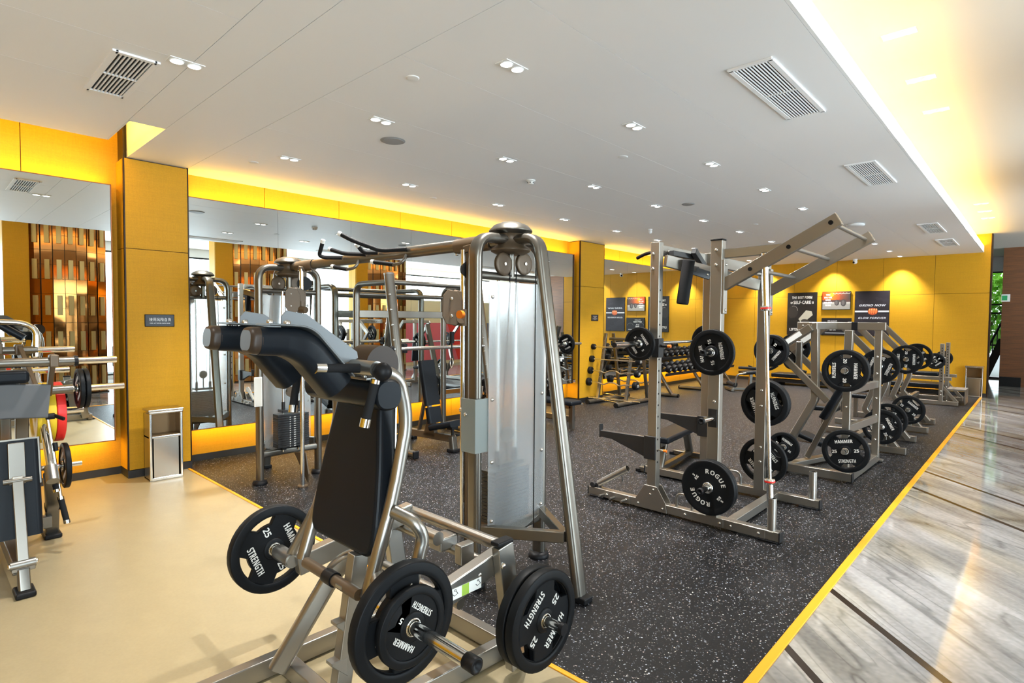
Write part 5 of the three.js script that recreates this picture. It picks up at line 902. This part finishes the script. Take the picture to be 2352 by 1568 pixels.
plate(15, [-2.28, 1.375, -6.852], [0, 0, 1], 0.9, '15 kg black plate, outer one on the near lever of the press machine');
plate(15, [-2.28, 1.375, -7.73], [0, 0, 1], 0.9, '15 kg black plate on the far lever of the press machine');
function pressMachine(z, label) {
  const t = thing('press_machine', label, 'weight machine', [-1.7, 0, z - 0.5], 'bent-leg press machines');
  parts(t, 'base_beam', [bar([-2.5, 0.055, z], [-1.22, 0.055, z], 0.07, 0.08), bar([-2.4, 0.055, z - 1.05], [-1.25, 0.055, z - 1.05], 0.07, 0.08), bar([-1.9, 0.055, z], [-1.9, 0.055, z - 1.05], 0.07, 0.08)], M.rack);
  parts(t, 'beam_end', [[-1.215, z], [-1.245, z - 1.05]].map(([x, q]) => rbox(x, 0.055, q, 0.012, 0.084, 0.074, 0.004)), M.silver);
  for (const q of [z - 0.08, z - 0.95]) {
    part(t, 'bent_leg', tube([[-1.62, 1.15, q], [-1.60, 0.82, q], [-1.70, 0.55, q], [-1.32, 0.06, q]], 0.07, 0.095, 0.04, [0, 0, 1], 0.008), M.rack);
    const a = part(t, 'lever_arm', bar([-2.0, 1.66, q - 0.04], [-1.50, 1.12, q - 0.04], 0.05, 0.085), M.rack); part(a, 'lever_horn', rod([-1.52, 1.14, q], [-1.52, 1.14, q + (q > z - 0.5 ? 0.24 : -0.24)], 0.0235, 14), M.chrome);
  }
  part(t, 'mast', bar([-2.02, 0.08, z - 0.5], [-1.98, 1.72, z - 0.5], 0.075, 0.075), M.rack);
  part(t, 'top_beam', bar([-2.0, 1.66, z - 0.1], [-2.0, 1.66, z - 0.95], 0.06, 0.08), M.rack);
  part(t, 'back_pad', sweep([[-2.05, 0.62, z - 0.5], [-2.10, 1.25, z - 0.5]], rrect(0.28, 0.075, 0.03, 3), [1, 0, 0]), M.vinylPad);
  part(t, 'seat', rbox(-2.3, 0.45, z - 0.5, 0.40, 0.07, 0.32, 0.03, 3), M.vinylPad); part(t, 'seat_post', bar([-2.3, 0.07, z - 0.5], [-2.3, 0.42, z - 0.5], 0.06, 0.06), M.rack);
  parts(t, 'storage_horn', [rod([-1.46, 0.36, z - 0.06], [-1.46, 0.36, z + 0.22], 0.0235, 14)], M.chrome);
  part(t, 'horn_post', [bar([-1.46, 0.08, z - 0.06], [-1.46, 0.45, z - 0.06], 0.06, 0.06)], M.rack);
  return t;
}
pressMachine(-8.75, 'steel press machine with bent legs just beyond the square top beam machine');
plate(20, [-1.52, 1.14, -8.73], [0, 0, 1], 1.2, 'black plate high on the first bent-leg machine, partly behind the tall post');
plate(20, [-1.46, 0.36, -8.62], [0, 0, 1], -1.1, '20 kg black plate low on the first bent-leg machine, lower right of the tall post');
plate(25, [-1.46, 0.40, -9.02], [0, 0, 1], -0.15, '25 kg black plate low beyond the tall post with level lettering'); 
pressMachine(-10.75, 'steel press machine with bent legs further toward the back wall');
plate(20, [-1.52, 1.14, -10.73], [0, 0, 1], -1.57, '20 kg black plate high on the far bent-leg machine with sideways lettering');
plate(20, [-1.52, 1.14, -11.80], [0, 0, 1], 0.7, 'black plate high on the far side of the far bent-leg machine');
plate(25, [-1.46, 0.36, -10.62], [0, 0, 1], -0.7, '25 kg black plate low on the far bent-leg machine, near the yellow floor strip');
// ---------------------------------------------------------------- far half rack with step, low decks, leg bench
{
  const t = thing('bench_rack', 'low perforated steel bench rack near the back wall bin', 'bench rack', [-1.6, 0, -15]);
  for (const z of [-14.75, -15.75]) {
    const p = part(t, 'perforated_post', rbox(-1.47, 0.68, z, 0.075, 1.22, 0.075, 0.006), M.rack);
    part(p, 'post_hole', Array.from({ length: 13 }, (_, k) => disc([-1.47, 0.50 + k * 0.058, z + 0.038], [0, 0, 1], 0.012, 0.003, 8)), M.black);
    part(t, 'base_beam', bar([-2.35, 0.055, z], [-1.18, 0.055, z], 0.07, 0.08), M.rack); part(t, 'corner_gusset', extrude([[-1.43, 0.40], [-1.43, 0.33], [-1.25, 0.09], [-1.17, 0.09]], 0.05, 0.003).translate(0, 0, z), M.rack);
    part(t, 'safety_beam', [bar([-2.05, 0.56, z], [-1.30, 0.56, z], 0.06, 0.07)], M.rack); part(t, 'rack_bolt', [0.30, 0.22, 0.10].map((y, i) => bolt([-1.47 + (i === 2 ? 0.1 : 0), y, z + 0.04], [0, 0, 1], 0.016)), M.bolt);
  }
  part(t, 'cross_beam', bar([-2.0, 0.12, -14.75], [-2.0, 0.12, -15.75], 0.07, 0.09), M.rack);
  part(t, 'bench_pad', rbox(-2.1, 0.62, -15.25, 1.1, 0.08, 0.30, 0.03, 3), M.vinylPad); part(t, 'bench_leg', bar([-2.5, 0.04, -15.25], [-2.45, 0.58, -15.25], 0.06, 0.07), M.rack);
  const st = part(t, 'spotter_step', [span(-1.40, -1.08, 0.30, 0.33, -15.55, -14.95), span(-1.40, -1.385, 0.02, 0.30, -15.55, -14.95), span(-1.095, -1.08, 0.02, 0.30, -15.55, -14.95)], M.silver);
  part(st, 'tread_rib', Array.from({ length: 9 }, (_, k) => rbox(-1.24, 0.333, -15.5 + k * 0.062, 0.31, 0.008, 0.03, 0.003, 1)), M.silver);
}
barbell('barbell with small plates on the low bench rack', [-1.56, 0.93, -15.25], [0, 0, 1], 1.1, 0.655);
plate(10, [-1.56, 0.93, -14.55], [0, 0, 1], 0.7, 'small black plate on the near end of the low bench rack barbell');
plate(10, [-1.56, 0.93, -15.95], [0, 0, 1], 0.7, 'small black plate on the far end of the low bench rack barbell');
for (const [x0, x1, z, lab] of [[-3.5, -1.5, -16.55, 'long low black treadmill deck with orange stripe behind the low bench rack'], [-5.4, -3.6, -16.6, 'low black treadmill deck with orange stripe under the back wall posters']]) {
  const t = thing('walking_deck', lab, 'treadmill', [(x0 + x1) / 2, 0, z]);
  part(t, 'deck', rbox((x0 + x1) / 2, 0.26, z, x1 - x0, 0.11, 0.62, 0.03, 3), M.vinylPad); part(t, 'side_stripe', rbox((x0 + x1) / 2, 0.19, z + 0.29, x1 - x0 - 0.1, 0.014, 0.05, 0.004), M.strip);
  part(t, 'frame_rail', rbox((x0 + x1) / 2, 0.12, z, x1 - x0 - 0.1, 0.09, 0.55, 0.01), M.blackMetal); parts(t, 'foot', [x0 + 0.15, x1 - 0.15].map((x) => rbox(x, 0.04, z, 0.10, 0.08, 0.56, 0.01)), M.black);
}
{
  const t = thing('leg_curl_bench', 'black seated leg bench with upright backrest near the back wall', 'bench', [0, 0, 0]);
  part(t, 'seat', sweep([[0, 0.44, 0.34], [0, 0.50, -0.16]], rrect(0.42, 0.08, 0.03, 3), [0, 1, 0]), M.vinylPad); part(t, 'backrest', sweep([[0, 0.54, -0.24], [0, 1.12, -0.34]], rrect(0.38, 0.08, 0.03, 3), [0, 0.2, 1]), M.vinylPad);
  part(t, 'back_post', bar([0, 0.06, -0.22], [0, 1.02, -0.39], 0.06, 0.06), M.frame); part(t, 'seat_post', bar([0, 0.06, 0.12], [0, 0.42, 0.10], 0.07, 0.08), M.frame);
  part(t, 'base_rail', bar([0, 0.05, -0.40], [0, 0.05, 0.62], 0.07, 0.06), M.frame); parts(t, 'cross_foot', [-0.40, 0.62].map((z) => bar([-0.3, 0.045, z], [0.3, 0.045, z], 0.07, 0.06)), M.frame);
  part(t, 'leg_arm', pipe([[0.26, 0.46, 0.30], [0.26, 0.42, 0.52], [0.26, 0.15, 0.56]], 0.022, 0.08), M.frame); parts(t, 'leg_roll', [rod([-0.28, 0.16, 0.56], [0.28, 0.16, 0.56], 0.055)], M.foam); parts(t, 'hand_grip', [-1, 1].map((s) => pipe([[s * 0.24, 0.36, -0.1], [s * 0.28, 0.58, -0.02], [s * 0.28, 0.60, 0.08]], 0.016, 0.05)), M.foam);
  t.position.set(-5.15, 0, -14.4); t.rotation.y = rad(-52);
}
// ---------------------------------------------------------------- leg press at the left edge
{
  const C = -0.42, t = thing('leg_press_machine', 'grey plate-loaded leg press at the left edge in front of the mirror', 'leg press', [-5.2, 0, C]);
  part(t, 'rubber_foot', rbox(-4.50, 0.018, C - 0.03, 0.16, 0.036, 0.10, 0.012, 3), M.black); part(t, 'front_leg', tube([[-4.50, 0.03, C - 0.03], [-4.53, 0.15, C - 0.03]], 0.06, 0.075, 0.02, [1, 0, 0], 0.012), M.frame);
  part(t, 'front_pivot', [rod([-4.53, 0.18, C - 0.09], [-4.53, 0.18, C + 0.03], 0.028, 18), rbox(-4.545, 0.155, C - 0.03, 0.075, 0.03, 0.115, 0.006)], M.silver); part(t, 'pivot_bolt', [bolt([-4.53, 0.18, C - 0.095], [0, 0, -1], 0.018), bolt([-4.53, 0.18, C + 0.035], [0, 0, 1], 0.018)], M.bolt);
  part(t, 'adjust_strut', bar([-4.53, 0.20, C - 0.03], [-4.70, 0.66, C - 0.03], 0.035, 0.056, [0, 0, 1]), M.frameLight); part(t, 'strut_slide', bar([-4.655, 0.54, C - 0.03], [-4.71, 0.69, C - 0.03], 0.028, 0.056, [0, 0, 1]), M.chrome);
  part(t, 'back_bracket', [bar([-4.705, 0.64, C - 0.03], [-4.745, 0.90, C - 0.03], 0.02, 0.085, [0, 0, 1]), rod([-4.70, 0.665, C - 0.10], [-4.70, 0.665, C + 0.04], 0.018)], M.frame); part(t, 'bracket_bolt', [0.72, 0.84].map((y) => bolt([-4.72 - (y - 0.7) * 0.14, y, C - 0.03], [1, 0.1, 0], 0.012)), M.bolt);
  part(t, 'back_pad', sweep([[-4.70, 0.30, C + 0.03], [-4.82, 0.90, C + 0.03]], rrect(0.36, 0.09, 0.035, 4), [1, 0.2, 0]), M.vinylPad); part(t, 'pad_plate', sweep([[-4.745, 0.62, C + 0.03], [-4.80, 0.915, C + 0.03]], rrect(0.37, 0.02, 0.008, 3), [1, 0.2, 0]), M.frame);
  part(t, 'seat_pad', sweep([[-4.86, 0.30, C + 0.03], [-5.30, 0.34, C + 0.03]], rrect(0.40, 0.09, 0.035, 4), [0, 1, 0]), M.vinylPad);
  part(t, 'foot_plate', sweep([[-5.02, 1.14, C + 0.22], [-5.03, 1.135, C - 0.02], [-5.05, 1.115, C - 0.24]], rrect(0.022, 0.235, 0.01, 3), [0, 1, 0]), std([0.075, 0.075, 0.078], 0.45));
  for (const z of [C - 0.235, C + 0.25]) {
    part(t, 'guide_rod', rod([-4.98, 0.64, z], [-5.75, 1.42, z], 0.025, 18), M.chrome); part(t, 'rod_end', [rod([-4.92, 0.575, z], [-5.0, 0.66, z], 0.038, 18)], M.silver);
    part(t, 'side_post', tube([[-5.56, 0.03, z - 0.07], [-5.50, 0.28, z - 0.07], [-5.0, 0.60, z]], 0.06, 0.085, 0.08, [0, 0, 1], 0.012), M.frame); part(t, 'rubber_foot', rbox(-5.56, 0.018, z - 0.07, 0.17, 0.036, 0.11, 0.012, 3), M.black); part(t, 'post_sleeve', bar([-5.515, 0.225, z - 0.07], [-5.50, 0.275, z - 0.07], 0.066, 0.092, [0, 0, 1]), M.black);
    part(t, 'rear_post', tube([[-6.5, 0.03, z], [-6.45, 0.9, z], [-5.72, 1.45, z]], 0.06, 0.09, 0.2, [0, 0, 1], 0.012), M.frame);
  }
  parts(t, 'base_beam', [bar([-5.50, 0.14, C - 0.30], [-5.50, 0.14, C + 0.30], 0.07, 0.09), bar([-4.6, 0.14, C - 0.02], [-6.5, 0.14, C - 0.02], 0.07, 0.09)], M.frame);
  // carriage with horns
  part(t, 'upper_horn', rod([-4.80, 1.405, C + 0.30], [-4.80, 1.405, C - 0.36], 0.030, 18), M.frame); part(t, 'horn_sleeve', rod([-4.80, 1.405, C - 0.30], [-4.80, 1.405, C - 0.585], 0.0235, 18), M.chrome); part(t, 'horn_collar', disc([-4.80, 1.405, C - 0.355], [0, 0, 1], 0.037, 0.02), M.black);
  part(t, 'rear_horn', rod([-5.60, 1.45, C + 0.3], [-5.60, 1.45, C - 0.25], 0.028, 16), M.frame); part(t, 'horn_sleeve', rod([-5.60, 1.45, C - 0.2], [-5.60, 1.45, C - 0.475], 0.0235, 16), M.chrome);
  part(t, 'middle_horn', rod([-5.60, 1.29, C - 0.1], [-5.60, 1.29, C - 0.44], 0.0235, 16), M.chrome);
  part(t, 'carriage_horn', rod([-5.22, 1.172, C + 0.3], [-5.22, 1.172, C - 0.40], 0.033, 18), M.frame); part(t, 'horn_sleeve', rod([-5.22, 1.172, C - 0.38], [-5.22, 1.172, C - 0.72], 0.0235, 18), M.chrome);
  part(t, 'lower_horn', rod([-5.45, 0.985, C], [-5.45, 0.985, C - 0.50], 0.0245, 18), M.chrome);
  parts(t, 'carriage_strut', [bar([-4.82, 1.43, C - 0.235], [-5.2, 1.16, C - 0.26], 0.03, 0.07), bar([-5.60, 1.47, C - 0.14], [-5.22, 1.15, C - 0.2], 0.03, 0.07), bar([-4.82, 1.43, C + 0.1], [-5.45, 0.95, C + 0.1], 0.04, 0.07)], M.bronze);
  part(t, 'strut_clamp', [rbox(-4.80, 1.41, C - 0.235, 0.075, 0.085, 0.05, 0.01), rbox(-5.60, 1.455, C - 0.14, 0.07, 0.08, 0.05, 0.01), rbox(-5.60, 1.465, C - 0.03, 0.07, 0.09, 0.04, 0.01)], M.bronze);
  part(t, 'hand_rail', pipe([[-5.7, 1.68, C + 0.28], [-5.65, 1.655, C - 0.18], [-5.62, 1.60, C - 0.25], [-5.60, 1.40, C - 0.24]], 0.022, 0.08), M.chrome); part(t, 'head_cushion', rbox(-5.0, 1.30, C + 0.05, 0.12, 0.09, 0.36, 0.03, 3), M.vinylPad); part(t, 'shield_pad', sweep([[-5.72, 1.66, C - 0.02], [-5.68, 1.54, C - 0.18]], rrect(0.08, 0.05, 0.02, 3)), M.vinylPad);
  part(t, 'release_lever', rod([-5.22, 1.08, C - 0.24], [-5.10, 0.40, C - 0.30], 0.012, 12), M.chrome);
  const g1 = part(t, 'lever_grip', rod([-5.10, 0.40, C - 0.30], [-5.07, 0.245, C - 0.325], 0.019, 14), M.foam); part(g1, 'grip_cap', disc([-5.068, 0.235, C - 0.327], [0.15, -1, -0.1], 0.021, 0.025, 14), M.chrome); part(g1, 'grip_collar', disc([-5.102, 0.405, C - 0.299], [0.15, -1, -0.1], 0.021, 0.02, 14), M.chrome);
  const g2 = part(t, 'lever_grip', rod([-5.12, 0.565, C - 0.265], [-5.09, 0.475, C - 0.275], 0.019, 14), M.foam); part(g2, 'grip_cap', disc([-5.087, 0.465, C - 0.276], [0.3, -1, -0.1], 0.021, 0.02, 14), M.chrome);
  part(t, 'lever_catch', [disc([-5.17, 0.99, C - 0.26], [0, 0, 1], 0.022, 0.05, 12), bar([-5.18, 1.0, C - 0.27], [-5.10, 0.97, C - 0.33], 0.02, 0.025), rod([-5.15, 0.80, C - 0.28], [-5.14, 0.74, C - 0.285], 0.016, 10)], M.black);
  part(t, 'storage_horn', rod([-5.31, 0.593, C - 0.2], [-5.31, 0.593, C - 0.46], 0.0185, 16), M.chrome); part(t, 'horn_mount', bar([-5.31, 0.593, C - 0.2], [-5.3, 0.60, C + 0.2], 0.05, 0.09), M.frame);
}
plate('color', [-5.45, 0.985, C0() - 0.225], [0, 0, 1], 0, 'yellow bumper plate, inner one on the leg press', 'coloured bumper plates on the leg press', M.yellowPlate);
plate('color', [-5.45, 0.985, C0() - 0.282], [0, 0, 1], 0, 'yellow bumper plate beside the red one on the leg press', 'coloured bumper plates on the leg press', M.yellowPlate);
plate('color', [-5.45, 0.985, C0() - 0.339], [0, 0, 1], 0, 'red bumper plate on the leg press', 'coloured bumper plates on the leg press', M.redPlate);
plate(5, [-5.22, 1.172, C0() - 0.44], [0, 0, 1], 0.6, 'small black plate, inner one on the carriage horn of the leg press');
plate(5, [-5.22, 1.172, C0() - 0.475], [0, 0, 1], 1.6, 'small black plate, outer one on the carriage horn of the leg press');
plate(10, [-5.31, 0.593, C0() - 0.36], [0, 0, 1], 0.6, 'black plate on the low storage horn of the leg press');
function C0() { return -0.42; }

for (const [x, z, lab] of [[-6.98, -9.40, 'spring collar on the floor by the far pillar, nearest the wall'], [-6.90, -9.36, 'spring collar on the floor by the far pillar, middle one'], [-6.82, -9.40, 'spring collar on the floor by the far pillar, nearest the barbell rack']])
  solid('spring_collar', lab, 'collar', [new THREE.TorusGeometry(0.028, 0.005, 6, 18).rotateX(Math.PI / 2).translate(x, 0.006, z), new THREE.TorusGeometry(0.028, 0.005, 6, 18).rotateX(Math.PI / 2).translate(x, 0.016, z), rod([x + 0.026, 0.008, z], [x + 0.06, 0.012, z + 0.01], 0.005, 6)], M.chrome, [x, 0, z], 'spring collars on the floor');
{ // banner stand beside the first corridor pillar, seen in the left mirror
  const t = thing('banner_stand', 'blue banner stand beside the corridor pillar, seen in the left mirror', 'banner', [1.6, 0, -0.86]);
  part(t, 'banner_base', rbox(1.6, 0.03, -0.86, 0.16, 0.06, 0.84, 0.01), M.blackMetal); part(t, 'banner_pole', rod([1.65, 0.05, -0.86], [1.65, 2.2, -0.86], 0.012, 10), M.silver);
  part(t, 'banner_sheet', new THREE.BoxGeometry(0.004, 2.1, 0.8).translate(1.6, 1.13, -0.86), std(0xffffff, 0.5, 0, { map: canvasTex(256, 640, (g, w, h) => { const a = g.createLinearGradient(0, 0, 0, h); a.addColorStop(0, '#3b3f6b'); a.addColorStop(0.55, '#27376a'); a.addColorStop(1, '#1b6f86'); g.fillStyle = a; g.fillRect(0, 0, w, h); g.strokeStyle = '#d46fa0'; g.lineWidth = 8; for (let k = 0; k < 5; k++) { g.beginPath(); g.moveTo(20, 250 + k * 30); g.lineTo(236, 200 + k * 44); g.stroke(); } }) }), true);
}

renderer.render(scene, camera);
